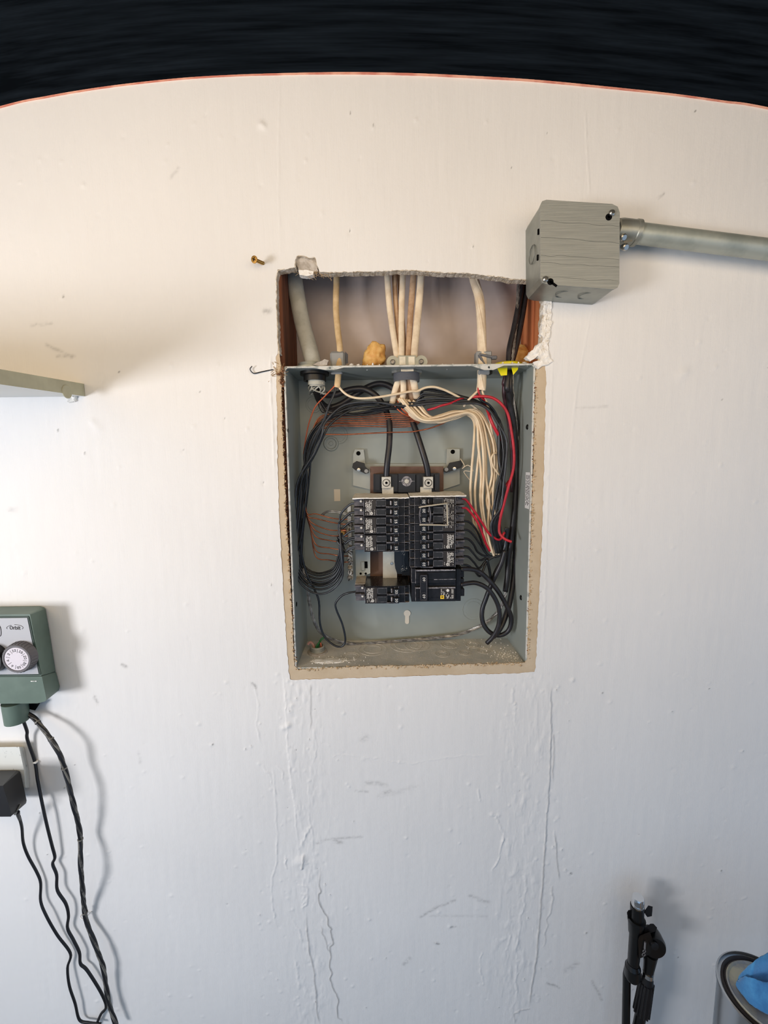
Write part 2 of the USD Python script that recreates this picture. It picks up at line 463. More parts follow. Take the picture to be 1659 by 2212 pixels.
def near(a, reach):
    """grid window round a polyline and the distance to it (and the signed side)"""
    lo, hi = a.min(0) - reach, a.max(0) + reach
    i0, i1 = np.searchsorted(gx, lo[0]), np.searchsorted(gx, hi[0]); k0, k1 = np.searchsorted(gz, lo[1]), np.searchsorted(gz, hi[1])
    sl = (slice(i0, i1), slice(k0, k1))
    X, Z = GX[sl], GZ[sl]
    best, side, along = np.full(X.shape, 9.0), np.zeros(X.shape), np.zeros(X.shape)
    for j in range(len(a) - 1):
        d = a[j + 1] - a[j]; L = d @ d
        if L < 1e-14:
            continue
        t = np.clip(((X - a[j, 0]) * d[0] + (Z - a[j, 1]) * d[1]) / L, 0, 1)
        ex, ez = X - a[j, 0] - t * d[0], Z - a[j, 1] - t * d[1]
        dd = np.hypot(ex, ez)
        b = dd < best
        best = np.where(b, dd, best); side = np.where(b, np.sign(d[0] * ez - d[1] * ex), side); along = np.where(b, (j + t) / (len(a) - 1), along)
    return sl, best, side, along


def ridge(c, pts, h, w, wob=0.004, seed=0, crack=0.0, fade=True):
    a = line_pts(c, pts, wob, seed)
    sl, d, side, al = near(a, w * 4)
    f = np.clip(np.minimum(al, 1 - al) * 8, 0, 1) if fade else 1
    nz = meshkit.fbm(np.stack([GX[sl] * 260, 0 * d + seed, GZ[sl] * 110], -1), 3, seed)
    hgt[sl] += f * h * (0.35 + 2.0 * np.clip(nz - .25, 0, 1)) * np.exp(-(d / (w * .62)) ** 2) + f * h * .8 * np.clip(nz - .52, 0, 1) * np.exp(-(d / (w * 2.2)) ** 2)
    if crack:
        dirt[sl] = np.maximum(dirt[sl], f * crack * np.exp(-(d / 0.0011) ** 2))


def step(c, pts, h, w, wob=0.003, seed=0):
    """a plateau on one side of the line, fading over w"""
    a = line_pts(c, pts, wob, seed)
    sl, d, side, al = near(a, w)
    f = np.clip(np.minimum(al, 1 - al) * 10, 0, 1)
    hgt[sl] += f * h * np.where(side > 0, np.clip(1 - d / w, 0, 1), 0)


def bump_at(X, Z, h, r, flat=False):
    i0, i1 = np.searchsorted(gx, X - 3 * r), np.searchsorted(gx, X + 3 * r); k0, k1 = np.searchsorted(gz, Z - 3 * r), np.searchsorted(gz, Z + 3 * r)
    d2 = ((GX[i0:i1, k0:k1] - X) ** 2 + (GZ[i0:i1, k0:k1] - Z) ** 2) / r ** 2
    hgt[i0:i1, k0:k1] += h * (np.clip(1.4 - d2, 0, 1) if flat else np.exp(-d2))


def smudge(c, pts, w, a, seed=0, wob=0.002):
    ln = line_pts(c, pts, wob, seed)
    sl, d, side, al = near(ln, w * 3)
    n = meshkit.fbm(np.stack([GX[sl] * 300, 0 * d, GZ[sl] * 300], -1), 2, seed)
    dirt[sl] = np.maximum(dirt[sl], a * np.exp(-(d / w) ** 2) * np.clip(n * 2 - 0.3, 0, 1))


# taped joints and old paint runs below the opening (left pair, right pair)
ridge('w', [(215, 130), (228, 240), (232, 370), (245, 560), (262, 720), (290, 950), (300, 1060)], 0.0006, 0.0022, 0.002, 1)
step('w', [(215, 130), (228, 240), (232, 370), (245, 560), (262, 720), (290, 950)], 0.0007, 0.03, 0.002, 1)
ridge('w', [(355, 180), (362, 280), (355, 430)], 0.0005, 0.0016, 0.003, 2, crack=0.35)
ridge('w', [(375, 400), (385, 500), (372, 590)], 0.0006, 0.0018, 0.004, 3)
ridge('w', [(80, 160), (85, 330), (90, 500)], 0.0006, 0.0022, 0.006, 4)
ridge('w', [(110, 600), (150, 660), (175, 760)], 0.0007, 0.0020, 0.006, 5)
ridge('w', [(165, 600), (180, 800), (188, 1060)], 0.0007, 0.0022, 0.003, 6)
ridge('w', [(180, 600), (215, 650), (222, 710)], 0.0005, 0.0018, 0.004, 7)
ridge('w', [(345, 830), (360, 920), (372, 1060)], 0.0006, 0.0022, 0.003, 8)
ridge('w', [(360, 900), (330, 970), (295, 1030)], 0.0011, 0.0045, 0.004, 9)
ridge('w', [(470, 580), (490, 548), (640, 560), (760, 575), (850, 590), (990, 570), (1160, 548), (1340, 550)], 0.00035, 0.0016, 0.004, 10)
ridge('w', [(1410, 180), (1390, 250), (1405, 300)], 0.0012, 0.0028, 0.006, 11)
ridge('w', [(1405, 300), (1410, 400)], 0.0006, 0.002, 0.004, 12)
ridge('w', [(1215, 715), (1225, 790)], 0.0009, 0.0018, 0.002, 13)
ridge('w', [(1280, 850), (1335, 910), (1330, 1030)], 0.0008, 0.002, 0.006, 14)
ridge('w', [(1590, 190), (1590, 400), (1583, 640), (1570, 840), (1555, 1060)], 0.0009, 0.0022, 0.0015, 15, crack=0.30)
step('w', [(1590, 190), (1590, 400), (1583, 640), (1570, 840), (1555, 1060)], -0.0009, 0.05, 0.0015, 15)
ridge('w', [(1605, 430), (1605, 520), (1595, 690)], 0.0008, 0.0018, 0.005, 16, crack=0.3)
ridge('w', [(1605, 930), (1620, 1060)], 0.0006, 0.0016, 0.003, 17)
ridge('x', [(1500, 0), (1490, 150), (1470, 400), (1455, 580), (1430, 740), (1415, 860)], 0.0011, 0.0024, 0.0015, 18, crack=0.5)
ridge('x', [(1410, 100), (1395, 300), (1375, 420), (1355, 600), (1350, 780), (1320, 936)], 0.0007, 0.0032, 0.004, 19)
ridge('x', [(1345, 936), (1345, 880), (1400, 865), (1415, 860)], 0.0008, 0.002, 0.002, 20, crack=0.3)
ridge('x', [(1320, 480), (1310, 580)], 0.0008, 0.0024, 0.005, 21)
ridge('x', [(1185, 570), (1175, 640), (1190, 750)], 0.0008, 0.0020, 0.003, 22)
ridge('x', [(1545, 0), (1555, 120), (1563, 235)], 0.0006, 0.0016, 0.002, 23, crack=0.4)
ridge('x', [(1530, 250), (1535, 340), (1500, 460), (1485, 560)], 0.0007, 0.002, 0.006, 24, crack=0.25)
ridge('x', [(1285, 10), (1275, 80), (1230, 190)], 0.0009, 0.0022, 0.006, 25)
ridge('x', [(180, 0), (175, 130), (150, 260), (160, 370), (175, 450)], 0.0007, 0.0022, 0.003, 26)
ridge('x', [(215, 100), (230, 180)], 0.0012, 0.002, 0.003, 27)
ridge('x', [(310, 100), (300, 180)], 0.0022, 0.0026, 0.002, 28, crack=0.3)
ridge('x', [(385, 150), (395, 270), (385, 320), (430, 430), (450, 510), (437, 620), (445, 720), (470, 790), (480, 890), (500, 936)], 0.0008, 0.0018, 0.006, 29, crack=0.6)
ridge('x', [(390, 450), (415, 520), (437, 590)], 0.0006, 0.0016, 0.003, 30, crack=0.4)
ridge('x', [(320, 390), (335, 560), (360, 690), (375, 860), (385, 936)], 0.0010, 0.002, 0.002, 31, crack=0.45)
ridge('x', [(250, 420), (290, 490), (300, 540)], 0.0008, 0.0024, 0.003, 32)
ridge('x', [(265, 620), (280, 700), (290, 770)], 0.0012, 0.0034, 0.002, 33)
for k in range(3):
    ridge('x', [(290 + 8 * k, 250 + 40 * k), (330, 270 + 35 * k), (300, 340 + 15 * k)], 0.0008, 0.0026, 0.004, 34 + k)
ridge('z', [(1264, 235), (1268, 320), (1274, 430)], 0.0005, 0.0016, 0.0006, 40)
ridge('z', [(604, 165), (602, 400), (606, 560)], 0.0003, 0.002, 0.001, 41)
ridge('z', [(1283, 640), (1240, 900), (1215, 1300)], 0.0003, 0.002, 0.001, 42)
ridge('z', [(585, 765), (584, 830), (588, 900), (594, 1050)], 0.0010, 0.0018, 0.0006, 43)
ridge('z', [(585, 766), (601, 764)], 0.0006, 0.0014, 0.0003, 45, fade=False)
ridge('z', [(1196, 740), (1186, 1000), (1172, 1440)], 0.0004, 0.0024, 0.001, 44)
for a, b, h_, r_ in [(613, 1572, .002, .004), (623, 1566, .0024, .004), (645, 1862, .0022, .009), (655, 1858, .0016, .007), (1062, 1759, .0014, .003), (565, 270, .0018, .004), (572, 275, .001, .003),
                     (1237, 1469, .0014, .003), (1470, 810, .0009, .008), (1481, 803, .0009, .006), (200, 912, .0012, .005), (212, 925, .001, .006), (866, 1530, .0008, .003), (866, 1570, .0008, .003),
                     (632, 1523, .001, .003), (1155, 1905, .0008, .004), (1140, 1680, .0007, .003), (178, 1362, .0008, .004), (1106, 1890, .0012, .004), (1085, 2030, .001, .003), (370, 1935, .0009, .003)]:
    p = at(a, b)
    bump_at(p[0], p[2], h_, r_)
r2 = np.random.default_rng(21)
for k in range(520):                                   # paint nibs, dents and nail pops
    a, b = r2.uniform(0, 1659), r2.uniform(240, 2212)
    if r2.random() < 0.45:
        b = r2.uniform(1450, 2212); a = r2.choice([r2.normal(640, 50), r2.normal(1160, 55), r2.uniform(0, 1659)])
    p = at(a, b)
    bump_at(p[0], p[2], r2.choice([1, 1, -0.6]) * r2.uniform(0.0003, 0.001), r2.uniform(0.0016, 0.003))
    if r2.random() < 0.16:
        i, k2 = np.searchsorted(gx, p[0]), np.searchsorted(gz, p[2])
        dirt[i, k2] = r2.uniform(0.3, 0.8)
        if r2.random() < 0.4:
            dirt[i, min(k2 + 1, len(gz) - 1)] = r2.uniform(0.2, 0.6)
for c, pts, w_, a_ in [('w', [(640, 690), (700, 692), (745, 705)], .003, .28), ('w', [(590, 733), (650, 735)], .002, .25), ('w', [(735, 740), (765, 736)], .003, .35), ('w', [(390, 1000), (450, 980), (620, 965)], .002, .3),
                       ('w', [(480, 985), (515, 995)], .003, .4), ('w', [(625, 465), (645, 455)], .004, .25), ('x', [(885, 410), (960, 365), (1055, 330)], .0022, .35), ('x', [(1125, 305), (1215, 340)], .003, .3),
                       ('x', [(930, 405), (1210, 405)], .002, .15), ('x', [(800, 640), (830, 615)], .003, .3), ('x', [(955, 535), (970, 545)], .0018, .5), ('x', [(1600, 670), (1655, 640)], .004, .25), ('x', [(1505, 735), (1565, 755)], .002, .4),
                       ('x', [(1030, 457), (1052, 460)], .0016, .6), ('z', [(820, 1720), (900, 1700)], .004, .12), ('n', [(530, 1110), (600, 1115)], .003, .4), ('z', [(100, 745), (155, 770)], .002, .3), ('z', [(125, 770), (160, 768)], .002, .35),
                       ('z', [(1245, 880), (1310, 878)], .0016, .2), ('z', [(370, 385), (385, 362)], .002, .2), ('z', [(70, 703), (110, 700)], .0018, .25), ('z', [(1423, 427), (1432, 418)], .0014, .5), ('z', [(1280, 2120), (1300, 2160)], .002, .3),
                       ('z', [(300, 1625), (302, 1648)], .002, .2), ('z', [(545, 1475), (552, 1485)], .002, .5), ('z', [(20, 1100), (35, 1102)], .003, .2), ('z', [(265, 1436), (273, 1440)], .002, .6), ('z', [(205, 1505), (210, 1520)], .002, .4)]:
    smudge(c, pts, w_, a_, int(w_ * 1e5) + len(pts))
hgt[GX < -0.6] = 0; hgt[GX > 0.6] = 0
inside = np.zeros((len(gx) - 1, len(gz) - 1), bool)
cx, cz = (gx[1:] + gx[:-1]) / 2, (gz[1:] + gz[:-1]) / 2
CX, CZ = np.meshgrid(cx, cz, indexing='ij')
b0 = P_out.bounds
box_ = (CX > b0[0]) & (CX < b0[2]) & (CZ > b0[1]) & (CZ < b0[3])
shapely.prepare(P_out)
inside[box_] = shapely.contains_xy(P_out, CX[box_], CZ[box_])
idx = np.arange(len(gx) * len(gz)).reshape(len(gx), len(gz))
keep = ~inside
A, B_, C_, D_ = idx[:-1, :-1][keep], idx[1:, :-1][keep], idx[1:, 1:][keep], idx[:-1, 1:][keep]
faces = np.vstack([np.stack([A, B_, C_], 1), np.stack([A, C_, D_], 1)])
touch = np.zeros(idx.shape, bool); cnt = np.zeros(idx.shape, int)
for di in (0, 1):
    for dk in (0, 1):
        cnt[di:di + inside.shape[0], dk:dk + inside.shape[1]] += inside
rim = (cnt > 0) & (cnt < 4)
VX, VZ = GX.copy(), GZ.copy()
ext = P_out.exterior
for i, k in zip(*np.nonzero(rim)):
    g = ext.interpolate(ext.project(Point(VX[i, k], VZ[i, k])))
    VX[i, k], VZ[i, k] = g.x, g.y
wv = np.stack([VX.ravel(), -hgt.ravel(), VZ.ravel()], 1)
used_v, inv = np.unique(faces, return_inverse=True)
wall_mesh = path_for(wall, 'painted_face')
g = usdkit.mesh(stage, wall_mesh, (wv[used_v], inv.reshape(-1, 3)), M['wall_paint'], smooth=True)
UsdGeom.PrimvarsAPI(g).CreatePrimvar('dirt', Sdf.ValueTypeNames.FloatArray, 'vertex').Set(Vt.FloatArray.FromNumpy(dirt.ravel()[used_v].astype(np.float32)))
# the plasterboard round the opening: bare paper where the old cover sat
ringp = P_out.buffer(0.005).difference(P_in)
zsplit = at(620, 764, 0)[2]
part(wall, 'bare_board_edge', slab(ringp.intersection(sbox(-1, 0, 1, zsplit)), 0.0008, 0.0028), 'paper_tan', smooth=False)
part(wall, 'board_core', slab(ringp.intersection(sbox(-1, zsplit, 1, 3)), 0.0008, 0.0127), 'gypsum_edge', smooth=False)
up = ringp.intersection(sbox(-1, zsplit, 1, 3))
part(wall, 'board_cut_edge', lumpy(slab(P_in.buffer(0.0006).difference(P_in.buffer(-0.0005)).intersection(sbox(-1, zsplit, 1, 3)), 0.0002, 0.0132), 0.003, 0.0007, 330, 4), 'gypsum_edge', smooth=60)
# torn white plaster on the right, chip at the top left
torn = pxpoly('s', [(700, 345), (690, 400), (715, 480), (700, 620), (680, 740), (715, 800), (670, 930), (665, 1080), (640, 1180), (700, 1250), (690, 1330), (560, 1390), (510, 1470), (340, 1670), (450, 1720),
                    (590, 1640), (640, 1700), (500, 1760), (520, 1810), (610, 1890), (900, 1750), (810, 1640), (800, 1400), (830, 1260), (860, 1000), (870, 345)])
part(wall, 'torn_plaster', lumpy(slab(torn, -0.0015, 0.006), 0.0022, 0.0022, 190, 8), 'gypsum_white', smooth=40, label='torn white plaster along the right side of the opening')
chip = pxpoly('n', [(915, 440), (990, 424), (1165, 440), (1190, 500), (1195, 595), (1150, 610), (1060, 600), (960, 600), (935, 540)])
part(wall, 'broken_chip', lumpy(slab(chip, 0.005, 0.0125), 0.0025, 0.0011, 200, 9), 'gypsum_grey', smooth=40)
chip2 = pxpoly('n', [(955, 590), (1050, 585), (1145, 605), (1140, 648), (1080, 664), (965, 655)])
part(wall, 'broken_chip', lumpy(slab(chip2, 0.003, 0.012), 0.002, 0.0012, 240, 10), 'gypsum_white', smooth=40)
# loose paper fibres and crumbs along the cut
V = []
for a, b in [((700, 640), (860, 700)), ((780, 650), (760, 560)), ((700, 655), (690, 560))]:
    pass
fib = []
rr = np.random.default_rng(5)
for k in range(46):
    a = rr.uniform(1000, 1397); p0 = pt('n', a, 620 + rr.normal(0, 14) + 0.03 * (a - 1000), 6)
    fib.append(tube([p0, p0 + rr.normal(0, 0.003, 3) * [1, .4, .5], p0 + rr.normal(0, 0.005, 3) * [1.6, .4, .6] + [0, 0, -0.003]], 0.00022, 4, 3))
for k in range(60):
    p0 = pt('n', rr.normal(690, 34), rr.normal(1870, 45), rr.uniform(0, 6))
    fib.append(tube([p0, p0 + rr.normal(0, 0.003, 3) * [1, .3, 1], p0 + rr.normal(0, 0.006, 3) * [1, .3, 1]], 0.0003, 4, 3))
part(wall, 'paper_fibre', cat(fib), 'fibre', kind='stuff')


def along_px(pts, n, spread, d0, d1, seed):
    r = np.random.default_rng(seed)
    p = np.array(pts, float); L = np.r_[0, np.cumsum(np.linalg.norm(np.diff(p, axis=0), axis=1))]
    s = r.uniform(0, L[-1], n)
    X, Y = np.interp(s, L, p[:, 0]), np.interp(s, L, p[:, 1])
    return [at(x + r.normal(0, spread), y + r.normal(0, spread), r.uniform(d0, d1)) for x, y in zip(X, Y)]


Ledge = [(608, 800), (611, 900), (615, 1000), (619, 1120), (627, 1250), (635, 1400), (640, 1440)]
Redge = [(1157, 800), (1153, 960), (1149, 1120), (1144, 1250), (1139, 1420)]
Bedge = [(645, 1446), (760, 1442), (900, 1440), (1000, 1437), (1130, 1434)]
cs = along_px(Ledge, 420, 1.3, 0.001, 0.006, 1) + along_px(Redge, 380, 1.0, 0.001, 0.006, 2)
part(wall, 'board_crumb', crumbs(cs, rr.uniform(0.0005, 0.0014, len(cs)), 1), 'crumb_brown', smooth=False, kind='stuff')
cs = along_px([(606, 800), (609, 900), (613, 1000), (617, 1120), (625, 1250), (633, 1400), (640, 1446)], 300, 1.4, -0.0005, 0.003, 3) + along_px([(1159, 800), (1155, 960), (1151, 1120), (1146, 1250), (1141, 1420)], 320, 1.4, -0.0005, 0.003, 4) + along_px(Bedge, 620, 2.0, -0.0005, 0.006, 6)
part(wall, 'paper_crumb', crumbs(cs, rr.uniform(0.0005, 0.0016, len(cs)), 2), 'crumb_tan', smooth=False, kind='stuff')
cs = along_px([(612, 800), (607, 820), (611, 836)], 60, 4, -0.002, 0.004, 7)
part(wall, 'board_crumb', crumbs(cs, rr.uniform(0.0009, 0.0024, len(cs)), 3), 'crumb_brown', smooth=False, kind='stuff')
# the cavity behind: back board, studs, header
xl = at(611, 680, 0.013)[0]; xr = at(1173, 690, 0.013)[0]
ztop = at(800, 560, 0)[2] + 0.32
zb0 = at(900, 1500, 0)[2] - 0.05
part(wall, 'cavity_board', bx(xl - 0.05, xr + 0.06, 0.106, 0.118, zb0, ztop), 'cavity_board')
part(wall, 'stud', bx(xl - 0.04, xl, 0.0129, 0.106, zb0, ztop, 0.001), 'wood_dark', label='dark brown wooden stud on the left of the opening')
xg = at(1157, 690, 0.05)[0]
part(wall, 'stud', bx(xr, xr + 0.04, 0.0129, 0.046, zb0, ztop, 0.0015), 'wood_orange', label='orange brown wooden stud on the right of the opening')
part(wall, 'stud', bx(xr - 0.001, xr + 0.04, 0.052, 0.106, zb0, ztop, 0.0015), 'wood_orange', label='orange brown wooden stud behind the front one on the right')
part(wall, 'stud_gap', bx(xr + 0.006, xr + 0.04, 0.045, 0.053, zb0, ztop), 'wood_dark')
part(wall, 'header', bx(xl - 0.04, xr + 0.04, 0.0129, 0.106, ztop, ztop + 0.04), 'wood_dark')
part(wall, 'sill', bx(xl - 0.04, xr + 0.04, 0.0129, 0.106, zb0 - 0.04, zb0), 'wood_dark')

# ------------------------------------------------------------------ ceiling arc, its edge, floor, left wall with the window
arc = [(-620, 430), (-300, 320), (0, 232), (100, 210), (200, 193), (300, 180), (400, 170), (500, 164), (620, 160), (750, 158), (880, 160), (1000, 165), (1150, 174), (1300, 188), (1450, 204), (1560, 219), (1659, 234), (2000, 310), (2400, 430)]
ap = spline([at(a, b) for a, b in arc], 8)[:, [0, 2]]
ap = ap[np.argsort(ap[:, 0])]


def vault(lift, y0, y1, thick):
    n = len(ap)
    v, f = [], []
    for yy, dz in ((y1, 0), (y0, 0), (y0, thick), (y1, thick)):
        v.append(np.stack([ap[:, 0], np.full(n, yy), ap[:, 1] + lift + dz], 1))
    v = np.vstack(v)
    for s in range(4):
        a, b = s * n + np.arange(n - 1), ((s + 1) % 4) * n + np.arange(n - 1)
        f += [np.stack([a, a + 1, b + 1], 1), np.stack([a, b + 1, b], 1)]
    f.append(np.array([[0, n, 2 * n], [0, 2 * n, 3 * n], [n - 1, 3 * n - 1, 2 * n - 1], [n - 1, 4 * n - 1, 3 * n - 1]]))
    m = trimesh.Trimesh(v, np.vstack(f), process=False)
    trimesh.repair.fix_normals(m)
    return m


single('ceiling', vault(0.0, -2.3, 0.02, 0.25), 'ceiling_black', kind='structure', smooth=50)
single('trim_1', vault(-0.0014, -0.0016, 0.004, 0.003), 'edge_red', kind='structure', smooth=50)
single('floor', bx(-1.5, 1.7, -2.6, 0.12, -0.05, 0.0), 'concrete', kind='structure')
wy0, wy1, wz0, wz1 = -1.45, -0.62, 1.15, 1.76
left = Polygon([(-2.4, 0), (0.02, 0), (0.02, 2.3), (-2.4, 2.3)], [[(wy0, wz0), (wy1, wz0), (wy1, wz1), (wy0, wz1)]])
lm = trimesh.creation.extrude_polygon(left, 0.1, engine='earcut')
lv = np.array(lm.vertices)
lm = trimesh.Trimesh(np.stack([-1.35 - lv[:, 2], lv[:, 0], lv[:, 1]], 1), lm.faces, process=False); trimesh.repair.fix_normals(lm)
single('wall_left', lm, 'plain_white', kind='structure', smooth=False)
win = thing('window_1', kind='structure', base=(-1.36, (wy0 + wy1) / 2, wz0))
part(win, 'window_frame', cat([bx(-1.40, -1.36, wy0, wy0 + 0.03, wz0, wz1), bx(-1.40, -1.36, wy1 - 0.03, wy1, wz0, wz1), bx(-1.40, -1.36, wy0, wy1, wz0, wz0 + 0.03), bx(-1.40, -1.36, wy0, wy1, wz1 - 0.03, wz1)]), 'plain_white')

# ------------------------------------------------------------------ the steel enclosure
YR, YB = 0.003, 0.0965                                  # rim and inside of the back
bl = (at(611, 830, YR)[0] + at(642, 1435, YR)[0]) / 2
br = (at(1156, 800, YR)[0] + at(1137, 1425, YR)[0]) / 2
bt = (at(640, 790, YR)[2] + at(1120, 789, YR)[2]) / 2
bb = (at(660, 1445, YR)[2] + at(1120, 1436, YR)[2]) / 2
T = 0.0014
box = thing('breaker_panel', 'grey steel electrical panel box set open into the cut wall', 'electrical panel', (bl, YB, bb))
part(box, 'back', bx(bl, br, YB, YB + T, bb, bt), 'enamel')
part(box, 'side', bx(bl, bl + T, YR, YB, bb, bt), 'enamel')
part(box, 'side', bx(br - T, br, YR, YB, bb, bt), 'enamel')
part(box, 'top', bx(bl + T, br - T, YR, YB, bt - T, bt), 'enamel')
part(box, 'bottom', bx(bl + T, br - T, YR, YB, bb, bb + T), 'enamel_dusty', label='dusty bottom of the box with round knockouts')
e_ = 0.0012
part(box, 'rim', cat([bx(bl - 0.0008, bl + 0.0018, YR - e_, YR + 0.002, bb, bt - 0.003, 0.0006), bx(br - 0.0018, br + 0.0008, YR - e_, YR + 0.002, bb, bt - 0.003, 0.0006),
                      bx(bl + 0.002, br - 0.002, YR - e_, YR + 0.002, bt - 0.0018, bt + 0.0008, 0.0006), bx(bl, br, YR - e_, YR + 0.002, bb - 0.0008, bb + 0.0016, 0.0006),
                      hull([(bl - .0008, YR - e_, bt - .004), (bl + .0018, YR - e_, bt - .005), (bl + .002, YR - e_, bt + .0008), (bl + .005, YR - e_, bt - .0016), (bl - .0008, YR + .002, bt - .004), (bl + .002, YR + .002, bt + .0008), (bl + .005, YR + .002, bt - .0016)]),
                      hull([(br + .0008, YR - e_, bt - .004), (br - .0018, YR - e_, bt - .005), (br - .002, YR - e_, bt + .0008), (br - .005, YR - e_, bt - .0016), (br + .0008, YR + .002, bt - .004), (br - .002, YR + .002, bt + .0008), (br - .005, YR + .002, bt - .0016)])]), 'enamel_rim', label='pale chipped front rim')


def on_side(x_wall, pxx, pyy):
    """point on a side wall (x fixed) under a pixel"""
    d = ray(pxx, pyy)
    return CAM + d * (x_wall - CAM[0]) / d[0]


for a, b in ((710, 797), (1053, 797)):                  # bent tabs with screw holes hanging from the top rim
    c0 = at(a + 3, b, YR)
    tri = Polygon([(c0[0] - 0.026, bt - .001), (c0[0] + 0.022, bt - .001), (c0[0] + 0.006, c0[2] - .0015), (c0[0] - 0.006, c0[2] - .0015)]).difference(Point(c0[0], c0[2] + 0.002).buffer(0.0016))
    part(box, 'rim_tab', slab(tri, YR - .001, YR + .0012), 'enamel_rim')
for (c, x, y) in (('c', 170, 590), ('j', 270, 455)):
    p = on_side(bl + T, *px(c, x, y)); part(box, 'side_hole', disc(p - [0.0003, 0, 0], 0.0036, 0.0006, (1, 0, 0)), 'hole_black')
for (c, x, y) in (('d', 1335, 548), ('k', 1222, 368)):
    p = on_side(br - T, *px(c, x, y)); part(box, 'side_tab', cat([disc(p, 0.003, 0.0014, (-1, 0, 0)), ring(p, 0.0032, 0.0008, (-1, 0, 0), 16)]), 'black_steel')
p = at(622.5, 794, 0.006); part(box, 'corner_rivet', trimesh.creation.icosphere(2, 0.0014).apply_translation(p), 'screw_steel')
for c, x, y, r_ in (('c', 470, 290, 0.0125), ('k', 690, 500, 0.0185), ('c', 760, 640, 0.014)):   # knockouts in the back
    p = pt(c, x, y, YB * 1000)
    part(box, 'knockout', cat([ring(p, r_, 0.0005, n=5), disc(p, r_ * 0.72, 0.0003, seg=26), ring(p, r_ * 0.72, 0.0004, n=5)]), 'enamel')
p = pt('c', 670, 740, YB * 1000)
part(box, 'embossed_stud', cat([turned([(0, 0), (.0125, 0), (.011, .0018), (.009, .0018), (.0075, .0006), (.0035, .0006), (.003, .0016), (0, .0016)], p, (0, -1, 0), 30)]), 'enamel')
kp = [pt('j', 1550, 560, YB * 1000), pt('j', 1548, 640, YB * 1000)]
kh = Point(kp[0][0], kp[0][2]).buffer(.0056).union(LineString([(kp[0][0], kp[0][2]), (kp[1][0], kp[1][2] - .003)]).buffer(.0034))
part(box, 'keyhole', slab(kh, YB - .0010, YB), 'sticker_cream')
for (c, x, y, ra, rb) in (('j', 1150, 980, .022, .014), ('j', 1540, 930, .026, .018), ('k', 60, 905, .02, .012), ('k', 420, 895, .014, .009), ('k', 680, 898, .012, .008), ('k', 590, 985, .009, .006), ('k', 340, 1000, .011, .007), ('k', 800, 965, .010, .007), ('j', 900, 1060, .013, .009)):
    p = atz(*px(c, x, y), bb + T)
    part(box, 'bottom_knockout', cat([ring(p, ra, .0006, (0, 0, 1), 32, 5), ring(p, rb, .0006, (0, 0, 1), 28, 5)]), 'dust_ring')
# embossed mounting plate, insulating board, lug block
ep = pxpoly('e', [(215, 110), (235, 55), (330, 55), (350, 215), (1225, 215), (1232, 50), (1370, 50), (1372, 430), (1190, 490), (400, 490), (215, 445)], 92)
part(box, 'mounting_plate', slab(ep.buffer(-.001).buffer(.001), 0.0905, YB), 'enamel_plate', smooth=20)
for x, y in ((272, 97), (1297, 80)):
    part(box, 'plate_hole', disc(pt('e', x, y, 90.6), .0034, .0004), 'hole_black')
ins = pxpoly('e', [(400, 240), (1195, 240), (1195, 1500), (400, 1500)], 82)
part(box, 'insulating_board', slab(ins, 0.080, 0.0845), 'phenolic')
part(box, 'rail', slab(pxpoly('e', [(400, 490), (1195, 490), (1195, 1600), (400, 1600)], 88), 0.086, 0.0965), 'enamel_plate')
blk = thing_none = None
lug = part(box, 'lug_block', cat([slab(pxpoly('e', [(435, 322), (1155, 312), (1155, 520), (435, 520)], 60), 0.060, 0.080),
                                  slab(pxpoly('e', [(705, 318), (890, 318), (890, 520), (705, 520)], 50), 0.048, 0.062),
                                  slab(pxpoly('e', [(455, 325), (505, 325), (505, 500), (455, 500)], 54), 0.052, 0.062), slab(pxpoly('e', [(1100, 325), (1140, 325), (1140, 500), (1100, 500)], 54), 0.052, 0.062),
                                  slab(pxpoly('e', [(635, 330), (700, 330), (700, 510), (635, 510)], 54), 0.053, 0.062), slab(pxpoly('e', [(900, 330), (935, 330), (935, 510), (900, 510)], 54), 0.053, 0.062)]), 'handle_black')
p = pt('e', 797, 400, 48)
part(lug, 'screw_collar', cat([ring(p, .0066, .0012), ring(p, .0048, .0008), bx(p[0] - .0115, p[0] - .0066, .0468, .048, p[2] - .0005, p[2] + .0005), bx(p[0] + .0066, p[0] + .0115, .0468, .048, p[2] - .0005, p[2] + .0005)]), 'breaker_edge')
part(lug, 'slotted_screw', cat([disc(p, .0037, .0016, edge=.0006), bx(p[0] - .0003, p[0] + .0003, .0458, .0466, p[2] - .0034, p[2] + .0034)]), 'tin')
for x0, x1, y0, y1, t0, t1 in ((524, 629, 352, 476, 528, 655), (980, 1085, 352, 476, 943, 1070)):
    a, b = pt('e', x0, y0, 46), pt('e', x1, y1, 46)
    lp = part(box, 'main_lug', bx(a[0], b[0], .046, .066, b[2], a[2], .0006), 'tin', label='silver lug clamping one thick black cable')
    c0 = np.array([(a[0] + b[0]) / 2, .046, (a[2] + b[2]) / 2 - .0004])
    part(lp, 'lug_screw', disc(c0, .0044, .0012, edge=.0005, seg=26), 'tin')
    part(lp, 'screw_socket', cat([disc(c0 - [0, .0012, 0], .0021, .0002, seg=6), ring(c0, .0054, .0004)]), 'hole_black')
    a, b = pt('e', t0, 462, 52), pt('e', t1, 515, 52)
    part(lp, 'lug_tongue', bx(a[0], b[0], .052, .056, b[2] - .004, a[2], .0005), 'tin')
